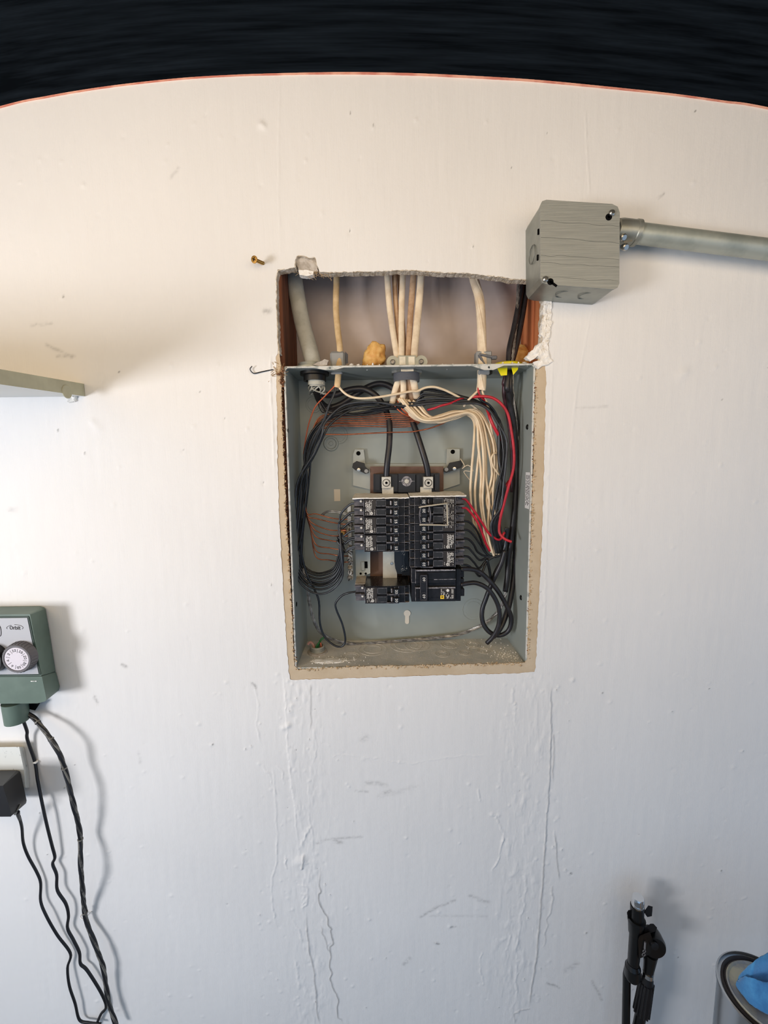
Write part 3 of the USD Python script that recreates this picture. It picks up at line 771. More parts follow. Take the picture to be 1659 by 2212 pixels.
for pts, h1, h2 in (([(205, 250), (215, 205), (255, 180), (340, 205), (345, 240), (385, 275), (385, 310), (350, 320), (300, 295), (240, 280)], (278, 275), (358, 290)),
                    ([(1260, 200), (1380, 175), (1405, 215), (1390, 250), (1290, 285), (1225, 308), (1198, 295), (1200, 260), (1240, 245)], (1310, 263), (1228, 272))):
    cl = part(box, 'retaining_clip', slab(pxpoly('e', pts, 78).buffer(-.0008).buffer(.0008), .0765, .080), 'black_steel')
    b = pt('e', *h1, 76.5)
    part(cl, 'bolt', turned([(0, 0), (.0034, 0), (.0034, .003), (.0026, .0055), (0, .006)], b, (0, -1, 0), 16), 'screw_steel')
    part(cl, 'clip_hole', cat([disc(pt('e', *h2, 76.4), .0026, .0004), ring(pt('e', *h2, 76.4), .0027, .0004)]), 'plastic_grey')
# bare middle part seen between the left breakers
part(box, 'breaker_rail', slab(pxpoly('e', [(238, 1100), (400, 1100), (402, 1400), (330, 1425), (245, 1435)], 66), .066, .070), 'enamel_plate')
p, p2 = pt('e', 302, 1275, 64), pt('e', 340, 1370, 64)
part(box, 'rail_hook', bx(p[0], p2[0], .0635, .0665, p2[2], p[2], .0005), 'enamel_plate')
p, p2 = pt('e', 337, 1272, 65.6), pt('e', 372, 1345, 65.6)
part(box, 'rail_slot', cat([bx(p[0], p2[0], .0656, .0661, p2[2], p[2]), disc(pt('e', 297, 1403, 66), .0018, .0003), disc(pt('e', 352, 1403, 66), .0018, .0003)]), 'hole_black')
part(box, 'bus_bar', slab(pxpoly('e', [(538, 1100), (660, 1100), (662, 1270), (672, 1340), (692, 1400), (692, 1480), (538, 1480)], 56), .056, .060), 'bus_tin')
p = pt('e', 635, 1293, 55.8); part(box, 'bus_hole', cat([ring(p, .0022, .0005), disc(p, .0013, .0003)]), 'screw_steel')
part(box, 'bus_barrier', cat([slab(pxpoly('e', [(662, 1090), (745, 1090), (745, 1400), (700, 1400), (672, 1340), (663, 1270)], 50), .046, .07), slab(pxpoly('e', [(745, 1150), (835, 1150), (835, 1420), (745, 1420)], 58), .056, .07),
                              slab(pxpoly('e', [(745, 1160), (790, 1160), (770, 1250), (780, 1350), (745, 1400)], 48), .047, .056)]), 'handle_black')
cs = [pt('e', rr.uniform(735, 800), rr.normal(1350, 14), 45) for k in range(30)] + [pt('e', rr.uniform(740, 775), rr.uniform(1165, 1200), 45) for k in range(10)]
part(box, 'dust_speck', crumbs(cs, rr.uniform(.0002, .0006, len(cs)), 12), 'dust_white', smooth=False, kind='stuff')
# neutral bar on the left with its screws
nb0, nb1 = pt('e', 150, 665, 50), pt('e', 214, 1475, 50)
nb = part(box, 'neutral_bar', bx(nb0[0], nb1[0], .050, .060, nb1[2], nb0[2], .001), 'tin', label='silver ground bar with a column of screws')
for k, (x, y) in enumerate([(180, 755), (186, 872), (170, 935), (180, 1115), (186, 1180), (175, 1240), (190, 1285), (180, 1335), (187, 1392), (178, 1448)]):
    p = pt('e', x, y, 50); an = rr.uniform(0, 3.14)
    s = bx(-.003, .003, -.0034, -.0028, -.0005, .0005); s.apply_transform(trimesh.transformations.rotation_matrix(an, [0, 1, 0])); s.apply_translation(p)
    tilt = (rr.normal(0, .3), -1, rr.normal(0, .25) + .1)
    sp = part(nb, 'terminal_screw', turned([(0, -.002), (.0038, -.002), (.0038, .0016), (.0034, .0022), (0, .0022)], p, tilt, 16), 'screw_worn')
    part(sp, 'slot', hull([p + np.array(tilt) / np.linalg.norm(tilt) * h + np.array([math.cos(an), 0, math.sin(an)]) * a + np.array([-math.sin(an), 0, math.cos(an)]) * b for h in (.0018, .0024) for a in (-.0034, .0034) for b in (-.0005, .0005)]), 'hole_black', smooth=False)
p, p2 = pt('e', 50, 925, 60), pt('e', 135, 1008, 60)
tb = part(box, 'bonding_block', bx(p[0], p2[0], .060, .072, p2[2], p[2], .001), 'copper', label='brown bonding screw block left of the bar')
part(tb, 'bonding_screw', cat([disc((p + p2) / 2, .005, .002, edge=.0008)]), 'brass')
# stickers
a, b = pt('c', 703, 1268, YB * 1000), pt('c', 778, 1404, YB * 1000)
part(box, 'blank_sticker', bx(a[0], b[0], YB - .0005, YB, b[2], a[2]), 'sticker_cream')
q0, q1 = on_side(br - T, *px('d', 1318, 1070)), on_side(br - T, *px('d', 1345, 1495))
q2 = on_side(br - T, *px('d', 1372, 1085))
st = part(box, 'side_sticker', bx(br - T - .0004, br - T, q2[1] - .001, q0[1], q1[2], q0[2]), 'sticker_white', label='white printed sticker on the right side of the box')
bars = []
for k in range(4):
    y = q2[1] + (q0[1] - q2[1]) * (0.2 + 0.2 * k); z = q0[2] - .004
    while z > q1[2] + .006:
        L = rr.uniform(.002, .006); bars.append(bx(br - T - .0007, br - T - .0004, y - .0006, y + .0006, z - L, z)); z -= L + rr.uniform(.0008, .002)
part(st, 'fine_print', cat(bars), 'print_dark', smooth=False, kind='stuff')
# dirt lying in the bottom of the box
def floor_bits(name, m, n, cx_, sx_, cy_, sy_, s0, s1, seed, kind='stuff', lab=None):
    r = np.random.default_rng(seed); cs = []
    while len(cs) < n:
        x, y = r.normal(cx_, sx_), r.normal(cy_, sy_)
        p = atz(x, y, bb + T)
        if bl + .003 < p[0] < br - .003 and YR < p[1] < YB - .002:
            cs.append(p + [0, 0, r.uniform(0, s1 * .5)])
    return crumbs(cs, r.uniform(s0, s1, n), seed)


lit = thing('plaster_debris', 'pale plaster crumbs and dust lying in the bottom of the panel box', 'debris', ((bl + br) / 2, .05, bb + T), kind='stuff')
part(lit, 'crumb', cat([floor_bits('', '', 90, 725, 30, 1426, 5, .0006, .0016, 31), floor_bits('', '', 110, 1105, 26, 1416, 9, .0005, .0013, 32), floor_bits('', '', 24, 1060, 40, 1384, 8, .0006, .0015, 35)]), 'plaster_bit', smooth=False, kind='stuff')
pile = trimesh.creation.icosphere(3, 1.0); pv = np.array(pile.vertices); pv = pv * [.026, .0085, .0022] * (1 + .7 * (meshkit.fbm(pv * 3, 3, 4) - .5))[:, None]
pc = atz(711, 1428, bb + T); pc[1] = max(pc[1], .014)
part(lit, 'dust_pile', trimesh.Trimesh(pv + pc, pile.faces, process=False), 'dust_white')
cs = floor_bits('', '', 240, 960, 140, 1412, 16, .0003, .0008, 34)
part(lit, 'grit', cs, 'crumb_grey', smooth=False, kind='stuff')

# ------------------------------------------------------------------ breakers
YF = 0.0105
PITCHV = 0.0129


def dashes(u0, u1, v0, v1, put, seed, gap=.0011, hgt_=.0005, skip=0.15):
    """rows of tiny unreadable print"""
    r = np.random.default_rng(seed); out = []
    u = u0
    while u < u1:
        v = v0 + r.uniform(0, .003)
        while v < v1 - .0008:
            L = r.uniform(.0006, .0030)
            if r.random() > skip:
                out.append(put(u, u + hgt_, v, min(v + L, v1)))
            v += L + r.uniform(.0004, .0009)
        u += gap
    return cat(out)


def breaker(name, label, group, xo, s, zt, poles, rating, dusty=False, gloss=False, pitch=PITCHV, plain=False, seed=0):
    """a plug-in breaker: u runs from its wire end inwards, v down, w back from the face"""
    hgtv = pitch * poles
    b = thing(name, label, 'circuit breaker', (xo + s * .04, .0715, zt - hgtv), group)
    def P(u, v, w): return np.array([xo + s * u, YF + w, zt - v])
    def BX(u0, u1, v0, v1, w0, w1, c=.0004): return bx(xo + s * u0, xo + s * u1, YF + w0, YF + w1, zt - v0, zt - v1, c)
    body, grey, edges = [], [], []
    for i in range(poles):
        v0, v1 = i * pitch + .0004, (i + 1) * pitch - .0004
        body += [BX(.0150, .0465, v0, v1, 0, .058), BX(.0465, .0560, v0, v1, .006, .058), BX(.0560, .0648, v0, v1, 0, .058), BX(.0465, .056, v0, v0 + .0016, 0, .05), BX(.0465, .056, v1 - .0016, v1, 0, .05),
                 BX(.0645, .0735, v0, v1, .0035, .058), BX(.0730, .0805, v0, v1, .008, .058), BX(.0735, .0775, v0 + .002, v0 + .0055, .0045, .02)]
        grey += [BX(.0008, .0150, v0 + .0028, v1 - .0004, .0125, .058), BX(0, .0095, v0 - .0002, v0 + .0030, .008, .05), BX(.0095, .0142, v0 - .0002, v0 + .0018, .005, .05)]
        for (a, c) in ((.0332, .0460),):
            edges += [BX(a, c, v0 + .0020, v0 + .0023, -.0003, .0005, 0), BX(a, c, v1 - .0021, v1 - .0018, -.0003, .0005, 0), BX(a, a + .0003, v0 + .002, v1 - .0018, -.0003, .0005, 0)]
        edges += [BX(.0466, .0469, v0 + .0012, v1 - .0010, -.0003, .0006, 0), BX(.0466, .058, v1 - .0013, v1 - .0010, -.0003, .0006, 0), BX(.0586, .0589, v0 + .0006, v1 - .001, -.0003, .0005, 0),
                  BX(.0150, .0154, v0, v1, -.0004, .004, 0), BX(.0645, .0649, v0, v1, -.0003, .003, 0), BX(.0733, .0736, v0, v1, .0032, .006, 0), BX(.0649, .0800, v1 - .0002, v1 + .0002, .0033, .0085, 0), BX(.0802, .0805, v0, v1, .0078, .012, 0),
                  BX(.0470, .0645, v1 - .0001, v1 + .0003, -.0003, .001, 0)]
    part(b, 'body', cat(body), 'breaker_black', smooth=False)
    part(b, 'wire_end', cat(grey), 'breaker_grey', smooth=False)
    part(b, 'moulded_edge', cat(edges), 'breaker_edge', smooth=False)
    for i in range(poles):
        v0 = i * pitch
        part(b, 'terminal_screw', turned([(0, 0), (.0021, 0), (.0021, .0045), (.0013, .0054), (0, .0055)], P(.0122, v0 + .0050, .0135), (-.25 * s, -1, .2), 14), 'screw_pale' if s > 0 else 'breaker_grey')
        part(b, 'recess_panel', BX(.0336, .0458, v0 + .0028, v0 + pitch - .0027, -.0001, .002, 0), 'breaker_panel')
        vm = v0 + pitch / 2
        hm = hull([P(.0545, vm - .0040, .004), P(.0650, vm - .0040, .004), P(.0545, vm + .0040, .004), P(.0650, vm + .0040, .004), P(.0572, vm - .0037, -.0058), P(.0648, vm - .0037, -.0058), P(.0572, vm + .0037, -.0058), P(.0648, vm + .0037, -.0058)])
        h = part(b, 'handle', hm, 'handle_black')
        t = P(.0610, vm, -.0058)
        part(h, 'rating_number', text(rating, .0034, t, (0, 0, -s), (s, 0, 0)), 'print_white', smooth=False)
        part(b, 'handle_tip', BX(.0530, .0552, vm - .0032, vm + .0030, -.0015, .006, .0004), 'breaker_edge')
    for i in range(0, poles, 2):
        v0, v1 = i * pitch + .0012, (i + 2) * pitch - .0014
        if poles == 4 and i:
            continue
        if poles == 4:
            v1 = 4 * pitch - .002
        lb = part(b, 'label', BX(.0168, .0326, v0, v1, -.0005, .001, 0), 'label_black', smooth=False)
        put = lambda a, c, d, e: BX(a, c, d, e, -.0008, -.0004, 0)
        if poles == 4:
            pr = dashes(.0185, .0320, v0 + .001, v1 - .004, put, seed + 40, .0021, .0006, .3)
        else:
            pr = cat([dashes(.0178, .0268, v0 + .0008, v1 - .006, put, seed + i, .0012, .0007, .10), dashes(.0180, .0255, v1 - .006, v1 - .001, put, seed + i + 9, .0026, .0006, .2), dashes(.0305, .0312, v1 - .009, v1 - .001, put, seed + 3, .0011, .0005, 0), dashes(.0268, .0300, v0 + .0006, v0 + .0018, put, seed + 3, .0011, .0005, 0)])
        part(lb, 'fine_print', pr, 'print_white', smooth=False, kind='stuff')
        if poles != 4:
            e = P(.0262, v1 - .0034, -.0005)
            part(lb, 'emblem', disc(e, .0022, .0005, seg=18), 'print_white')
            part(lb, 'emblem_letter', text('D', .0024, e - [0, .0005, 0], (0, 0, -s), (s, 0, 0), .0002), 'label_black', smooth=False)
    if dusty:
        m = lumpy(hull([P(u, v, w) for u in (-.0004, .0800) for v, w in ((.0003, .0010), (-.0012, .0010), (-.0030, .030), (-.0034, .058), (.0003, .058))]), .004, .0007, 260, seed)
        part(b, 'dust_layer', m, 'dust_white', label='thick pale plaster dust on the top side')
    if gloss:
        part(b, 'top_face', BX(.0152, .0760, -.0003, .0003, .001, .057, 0), 'breaker_gloss', label='glossy dust speckled top side')
        m = lumpy(BX(-.0002, .0150, -.0008, .0002, .013, .057, .0003), .003, .0005, 300, seed)
        part(b, 'dust_layer', m, 'gypsum_grey')
    return b, P, BX


xL = at(764, 1130, YF + .008)[0]
zL = at(830, 1077, YF)[2]
LN = ['upper', 'middle', 'lower']
for k in range(3):
    lab = ['black double breaker at the top of the left column, dusty white on top, reading 15', 'black double breaker in the middle of three stacked on the left, reading 15', 'black double breaker just above the gap in the left column, reading 15'][k]
    breaker('circuit_breaker', lab, 'tandem breakers in the left column', xL, 1, zL - k * 2 * PITCHV, 2, '15', dusty=(k == 0), seed=k * 5)
zLb = at(830, 1267, YF)[2]
breaker('circuit_breaker', 'black double breaker alone below the gap on the left, reading 20', 'tandem breakers in the left column', at(767, 1285, YF + .008)[0], 1, zLb, 2, '20', gloss=True, seed=77)
xR = at(1004.5, 1130, YF + .008)[0]
zR = at(945, 1073, YF)[2]
q4, P4, BX4 = breaker('circuit_breaker', 'black four handle breaker at the top right with a beige wire bail', None, xR, -1, zR, 4, '20', dusty=True, seed=100)
vm = 2 * PITCHV
tie = cat([tube([P4(.0535, PITCHV * 1.02, -.007), P4(.0518, vm, -.008), P4(.0535, PITCHV * 2.98, -.007)], .0011, 8), tube([P4(.0655, PITCHV * 1.02, -.007), P4(.0672, vm, -.008), P4(.0655, PITCHV * 2.98, -.007)], .0011, 8)])
part(q4, 'handle_tie', tie, 'breaker_grey', label='curved grey tie joining the two middle handles')
part(q4, 'tie_web', BX4(.0560, .0646, vm - .0028, vm + .0028, -.0062, -.003, .0008), 'handle_black')
bail = [pt('g', 365, 582, 1), pt('g', 480, 560, -1), pt('g', 800, 518, 0), pt('g', 975, 500, 3), pt('g', 992, 512, 5), pt('g', 998, 740, 6), pt('g', 1003, 968, 5), pt('g', 985, 984, 3), pt('g', 800, 976, 0), pt('g', 480, 972, -1), pt('g', 378, 972, 1)]
part(q4, 'wire_bail', tube(bail, .0011, 8, 8), 'bail_beige', label='beige wire bail linking the two outer handles')
for k in range(2):
    lab = ['black double breaker directly below the four handle breaker on the right', 'black double breaker directly above the large two pole breaker on the right'][k]
    breaker('circuit_breaker', lab, 'tandem breakers in the right column', xR, -1, zR - (4 + 2 * k) * PITCHV, 2, '20', seed=130 + 7 * k)
# two pole main branch breaker
z2 = at(945, 1230.5, YF)[2]; h2 = z2 - at(945, 1299, YF)[2]
b2 = thing('two_pole_breaker', 'large black two pole breaker with one tall handle at the bottom right, yellow emblem', 'circuit breaker', (xR - .04, .0715, z2 - h2))
def BP(c, x, y, w): return pt(c, x, y, (YF + w) * 1000)
def BQ(x0, x1, y0, y1, w0, w1, c=.0005):
    a, b = BP('i', x0, y0, w0), BP('i', x1, y1, w0); return bx(a[0], b[0], YF + w0, YF + w1, a[2], b[2], c)
part(b2, 'body', cat([BQ(290, 1190, 630, 930, .001, .058), BQ(290, 1190, 1030, 1335, .001, .058), BQ(290, 1190, 925, 1035, .006, .058), BQ(190, 295, 600, 1345, .006, .058), BQ(300, 1170, 690, 850, 0, .01), BQ(300, 1170, 1060, 1250, 0, .01)]), 'breaker_black', smooth=False)
part(b2, 'moulded_edge', cat([BQ(285, 293, 640, 940, -.0002, .006, 0), BQ(195, 202, 600, 920, .0055, .01, 0), BQ(700, 1185, 843, 849, -.0004, .002, 0), BQ(290, 1180, 632, 652, .0006, .003, 0), BQ(290, 1180, 1030, 1046, .0006, .003, 0), BQ(285, 292, 1040, 1330, -.0002, .006, 0), BQ(200, 290, 915, 921, .0055, .01, 0)]), 'breaker_edge', smooth=False)
part(b2, 'wire_end', cat([BQ(1195, 1300, 610, 1330, .010, .058), BQ(1200, 1370, 640, 800, .016, .05), BQ(1200, 1370, 830, 960, .014, .05), BQ(1200, 1380, 1060, 1220, .014, .05)]), 'breaker_black', smooth=False)
hd = part(b2, 'handle', hull([BP('i', 388, 742, -.0075), BP('i', 545, 742, -.0075), BP('i', 388, 1318, -.0075), BP('i', 545, 1318, -.0075), BP('i', 400, 735, .004), BP('i', 590, 735, .004), BP('i', 400, 1325, .004), BP('i', 590, 1325, .004)]), 'breaker_black')
def hfr(x0, x1, y0, y1, t=8): return [BQ(x0, x0 + t, y0, y1, -.0079, -.0070, 0), BQ(x1 - t, x1, y0, y1, -.0079, -.0070, 0), BQ(x0, x1, y0, y0 + t, -.0079, -.0070, 0), BQ(x0, x1, y1 - t, y1, -.0079, -.0070, 0)]
part(hd, 'handle_edge', cat(hfr(390, 545, 750, 1316, 10) + hfr(420, 515, 765, 915, 4) + hfr(420, 515, 1148, 1300, 4)), 'breaker_grey', smooth=False)
for y in (845, 1225):
    part(hd, 'rating_number', text('60', .0035, BP('i', 475, y, -.0076), (0, 0, 1), (-1, 0, 0)), 'print_white', smooth=False)
lb = part(b2, 'label', BQ(835, 1155, 1055, 1290, -.0005, .001, 0), 'label_black', smooth=False)
put = lambda x0, x1, y0, y1: BQ(x0, x1, y0, y1, -.0008, -.0004, 0)
bars = []
for x, y0, y1 in ((860, 1065, 1140), (895, 1110, 1160), (925, 1130, 1190), (860, 1150, 1195), (905, 1160, 1205), (970, 1180, 1230), (1000, 1150, 1180), (1025, 1190, 1240), (985, 1225, 1280), (1010, 1215, 1275), (1060, 1245, 1275), (1095, 1060, 1160), (1120, 1070, 1165), (1095, 1195, 1280), (1120, 1190, 1275), (950, 1080, 1086)):
    y = y0
    while y < y1:
        L = rr.uniform(12, 28); bars.append(put(x, x + 13, y, min(y + L, y1))); y += L + 6
part(lb, 'fine_print', cat(bars), 'print_white', smooth=False, kind='stuff')
part(lb, 'yellow_emblem', put(842, 925, 1205, 1285), 'print_yellow', smooth=False)
part(lb, 'emblem_centre', BQ(870, 897, 1228, 1255, -.0010, -.0006, 0), 'label_black', smooth=False)
part(lb, 'emblem', disc(BP('i', 1008, 1093, -.0005), .0022, .0004, seg=18), 'print_white')

# ------------------------------------------------------------------ cables and wires
def run(segs):
    """points of a run: [(crop, [(x, y, depth mm), ...]), ...]"""
    return [pt(c, *p) for c, ps in segs for p in ps]


def wire(name, label, group, m, r, segs, seg=8, n=5, jitter=None, category='wire'):
    p = np.array(run(segs))
    if jitter is not None:
        p = p + jitter
    return single(name, tube(p, r, seg, n), m, label, category, group, smooth=True)


def spread(n, seed, sx, sy, sd):
    r = np.random.default_rng(seed)
    return r.normal(0, 1, (n, 3)) * [sx, sd, sy]


# service cable with its grey sheath, top left
sv = thing('service_cable', 'thick grey sheathed service cable entering the top left of the panel', 'cable', pt('a', 590, 1150, 52))
part(sv, 'sheath', tube([pt('a', 320, -260, 66), pt('a', 345, 100, 64), pt('a', 385, 400, 62), pt('a', 450, 750, 57), pt('a', 545, 1100, 42), pt('a', 590, 1300, 35), pt('a', 610, 1410, 35)], .0116, 18, 6, flat=.0095), 'jacket_grey')
fray = [tube([pt('a', rr.uniform(530, 690), 1400, rr.uniform(28, 42)), pt('a', rr.uniform(520, 700), 1470, rr.uniform(30, 46)), pt('a', rr.uniform(510, 740), 1520, rr.uniform(40, 60))], .0011, 6, 4) for k in range(16)]
part(sv, 'frayed_end', cat(fray + [turned([(.0122, 0), (.0122, .007), (.0105, .009), (.0105, -.002)], pt('a', 602, 1400, 35) - [0, 0, .004], (0.03, 0, 1), 20)]), 'jacket_grey')
part(sv, 'conductor', tube(run([('c', [(520, 120, 38), (580, 170, 50), (720, 175, 62), (880, 120, 64), (1040, 108, 62), (1170, 170, 60), (1270, 290, 62), (1330, 430, 62), (1347, 560, 58), (1342, 760, 54), (1320, 960, 52), (1308, 1135, 54)])]), .0046, 12, 6), 'cable_black')
part(sv, 'conductor', tube(run([('c', [(490, 130, 38), (540, 250, 60), (640, 320, 72), (780, 285, 74), (930, 190, 74), (1100, 85, 74), (1250, 48, 74), (1400, 110, 74)]), ('c', [(1520, 260, 72)]), ('d', [(-40, 330, 68), (5, 480, 62), (60, 640, 56), (130, 860, 52), (172, 1010, 52), (188, 1125, 54)])]), .0046, 12, 6), 'cable_black')
for k in range(9):
    o = rr.normal(0, 12, 2)
    part(sv, 'strand', tube(run([('c', [(470 + 6 * k, 140, 38), (510 + o[0] + 7 * k, 260, 54), (560 + o[0] + 14 * k, 370 + o[1], 58), (620 + 30 * k, 330 + 3 * o[1], 60)])]), .0007, 5, 4), 'cable_black' if k % 3 else 'aluminium')
hub = pt('a', 570, 1185, 52)
single('cable_connector', cat([turned([(.012, -.002), (.0255, -.002), (.0255, .003), (.019, .0045), (.0185, .009), (.0125, .009), (.012, -.002)], np.array([hub[0], .034, bt + .001]), (0, 0, 1), 30)]), 'galvanised', 'grey threaded hub clamping the thick service cable at the top left', 'cable connector')
single('lock_ring', turned([(.0125, 0), (.0205, 0), (.0205, -.004), (.016, -.005), (.016, -.012), (.0125, -.012), (.0125, 0)], np.array([at(680, 812, .034)[0], .034, bt - T - .0002]), (0, 0, 1), 30), 'black_steel', 'dark ring under the box top round the thick service cable', 'lock nut')
flap = lumpy(slab(pxpoly('a', [(560, 1215), (690, 1155), (735, 1165), (720, 1215), (640, 1225)], 10), .008, .0095), .003, .0016, 150, 3)
single('paper_scrap', flap, 'gypsum_grey', 'torn grey paper scrap on the top left edge of the box', 'paper scrap')
# central bunch of flat cables in the metal clamp
CAB = [((1345, 200, 58), (1372, 600, 56), (1448, 1110, 36), (1480, 1300, 35), (1430, 1480, 36), (1400, 1620, 44), 6.0, 'jacket_cream'), ((1420, 200, 66), (1442, 600, 62), (1490, 1110, 41), (1500, 1300, 40), (1470, 1480, 42), (1452, 1610, 50), 5.0, 'jacket_brown'),
       ((1518, 200, 60), (1500, 600, 56), (1500, 1110, 34), (1510, 1300, 33), (1520, 1480, 34), (1500, 1610, 42), 6.0, 'jacket_cream'), ((1470, 200, 72), (1500, 600, 68), (1530, 1110, 44), (1540, 1300, 43), (1560, 1480, 46), (1560, 1600, 55), 5.0, 'jacket_brown'),
       ((1630, 200, 62), (1600, 600, 58), (1568, 1110, 37), (1566, 1300, 36), (1590, 1480, 40), (1610, 1590, 50), 6.0, 'jacket_brown'), ((1716, 160, 60), (1680, 600, 55), (1632, 1110, 33), (1618, 1300, 32), (1636, 1440, 36), (1660, 1560, 46), 7.2, 'jacket_cream')]
CN = ['leftmost of the flat cables held in the central metal clamp', 'brownish flat cable tucked behind the leftmost one in the central clamp', 'cream flat cable in the middle of the central clamp', 'brownish flat cable at the very back of the central clamp', 'tan flat cable second from right in the central clamp', 'widest cream flat cable, rightmost in the central metal clamp']
for k, c in enumerate(CAB):
    p = [pt('a', *q) for q in c[:6]]
    p.insert(0, p[0] + (p[0] - p[1]) * .35)
    single('flat_cable', tube(p, c[6] / 1000 * .72, 14, 6, flat=.0033), c[7], CN[k], 'cable', 'flat cables in the central clamp', smooth=True)
cm = (pt('a', 1340, 1160, 50) + pt('b', 205, 1160, 50)) / 2
YC = .036
x0, x1 = pt('a', 1340, 1160, 24)[0], pt('b', 210, 1160, 24)[0]
zc0, zc1 = bt, pt('a', 1500, 1116, 24)[2]
cc = thing('cable_clamp', 'silver two screw cable clamp with grey threaded nipple at the centre top of the panel', 'cable clamp', (cm[0], YC, bt))
zm, rl = (zc0 + zc1) / 2, (zc1 - zc0) / 2
lobe = Point(x0 + rl, zm).buffer(rl).union(Point(x1 - rl, zm).buffer(rl)).union(sbox(x0 + rl, zm - rl * .55, x1 - rl, zm + rl * .55)).union(sbox(x0 + .016, zm - rl, x1 - .016, zm + rl))
part(cc, 'strap', slab(lobe, .022, .0255), 'galvanised', smooth=20)
part(cc, 'strap', slab(lobe, .046, .050), 'galvanised', smooth=20)
part(cc, 'strap_boss', cat([slab(sbox(x0 + .018, zm - rl * .8, (x0 + x1) / 2 - .002, zm + rl * .8), .0208, .0222), slab(sbox((x0 + x1) / 2 + .002, zm - rl * .8, x1 - .018, zm + rl * .8), .0208, .0222)]), 'tin', smooth=False, kind='stuff')
for x in (x0 + rl, x1 - rl):
    part(cc, 'clamp_screw', turned([(0, 0), (.0036, 0), (.0036, .002), (.0022, .0032), (0, .0034)], (x, .022, zm), (0, -1, 0), 14), 'screw_worn')
zn = pt('a', 1500, 1372, 22)[2]; xn = at(878, 808, YC)[0]
rn = (at(907, 808, YC)[0] - at(850, 808, YC)[0]) / 2
th = [(rn - .003, 0)]
zz, nth = 0, 9
Ln = bt - T - zn
for k in range(nth):
    th += [(rn, -Ln * (k + .2) / nth), (rn - .0007, -Ln * (k + .8) / nth)]
th += [(rn - .0005, -Ln), (rn - .003, -Ln), (rn - .003, 0)]
part(cc, 'nipple', turned(th, (xn, YC, bt - T), (0, 0, 1), 36), 'plastic_dark_grey')
ln = Polygon([((rn + (.004 if k % 2 else .0015)) * math.cos(k * math.pi / 8), (rn + (.004 if k % 2 else .0015)) * math.sin(k * math.pi / 8)) for k in range(16)]).difference(Point(0, 0).buffer(rn - .0006))
lnm = trimesh.creation.extrude_polygon(ln, .0035, engine='earcut'); lnm.apply_translation((xn, YC, bt - T - .0038))
part(cc, 'lock_nut', lnm, 'screw_steel', smooth=False)
# single cable at the left with its grey plastic connector
nl = thing('sheathed_cable', 'tan sheathed cable entering through a grey plastic connector left of the central clamp', 'cable', pt('a', 830, 1200, 40))
part(nl, 'sheath', tube([pt('a', 812, -150, 62), pt('a', 815, 250, 60), pt('a', 808, 600, 56), pt('a', 828, 850, 49), pt('a', 850, 1050, 42), pt('a', 838, 1250, 36), pt('a', 825, 1400, 34), pt('a', 818, 1450, 34)], .0044, 14, 6, flat=.003), 'jacket_tan')
part(nl, 'copper_wire', tube(run([('c', [(720, 40, 34), (705, 80, 33), (600, 190, 33), (490, 310, 36), (432, 450, 40), (400, 560, 44), (375, 700, 48), (352, 860, 52)])]), .0010, 8, 6), 'copper_bright', label='bright copper ground wire')
part(nl, 'black_wire', tube(run([('c', [(735, 40, 36), (722, 110, 35), (690, 200, 33), (650, 285, 32), (595, 450, 32), (520, 600, 34), (440, 770, 38), (390, 940, 42), (350, 1120, 46)])]), .0017, 8, 6), 'wire_slate', label='dark slate wire')
part(nl, 'white_wire', tube(run([('c', [(745, 40, 36), (780, 110, 34), (870, 185, 32), (1000, 217, 31), (1200, 205, 31), (1400, 172, 30), (1600, 135, 30)]), ('d', [(60, 135, 30), (150, 95, 30), (250, 85, 32), (350, 110, 34), (470, 165, 38), (640, 260, 44), (760, 350, 50), (830, 470, 54)])]), .0017, 8, 6), 'wire_white', label='cream wire')
cxx = pt('a', 832, 1130, 42)
conn = thing('plastic_connector', 'grey plastic cable connector on the tan cable at the left', 'cable connector', (cxx[0], .042, bt))
part(conn, 'body', bx(pt('a', 745, 1130, 36)[0], pt('a', 905, 1130, 36)[0], .036, .052, bt, pt('a', 830, 1062, 36)[2], .003), 'plastic_grey')
part(conn, 'latch', hull([pt('a', 905, 1070, 37), pt('a', 935, 1100, 40), pt('a', 935, 1195, 40), pt('a', 912, 1200, 37), pt('a', 905, 1070, 46), pt('a', 930, 1195, 48)]), 'plastic_dark_grey')
part(conn, 'snap_tab', cat([bx(pt('a', 752, 1280, 36)[0], pt('a', 880, 1280, 36)[0], .030, .040, pt('a', 800, 1312, 34)[2], bt - T, .0015)]), 'plastic_grey')
# single round cable at the right with its connector
nr = thing('sheathed_cable', 'thick cream twisted sheathed cable entering through a grey plastic connector at the right', 'cable', pt('b', 785, 1200, 40))
shp = [pt('b', 660, -120, 66), pt('b', 700, 280, 62), pt('b', 755, 500, 56), pt('b', 778, 750, 49), pt('b', 786, 1000, 43), pt('b', 786, 1250, 36), pt('b', 782, 1420, 34), pt('b', 775, 1480, 34)]
part(nr, 'sheath', tube(shp, .0066, 18, 8, flat=.0056), 'jacket_cream')
for k in range(3):
    sp = spline(shp, 10)
    ph = np.linspace(0, 5.5, len(sp)) + k * 2.1
    part(nr, 'twist_rib', tube(sp + np.stack([np.cos(ph) * .0046, np.sin(ph) * .0042, 0 * ph], 1), .0024, 8, smooth_path=False), 'jacket_cream')
part(nr, 'white_wire', tube(run([('d', [(800, 60, 34), (770, 120, 33), (720, 170, 33), (640, 250, 36), (600, 310, 42)])]), .0017, 8, 6), 'wire_white')
part(nr, 'white_wire', tube(run([('d', [(800, 70, 36), (815, 150, 34), (840, 210, 36), (880, 320, 40), (905, 480, 44), (930, 640, 48)])]), .0017, 8, 6), 'wire_white')
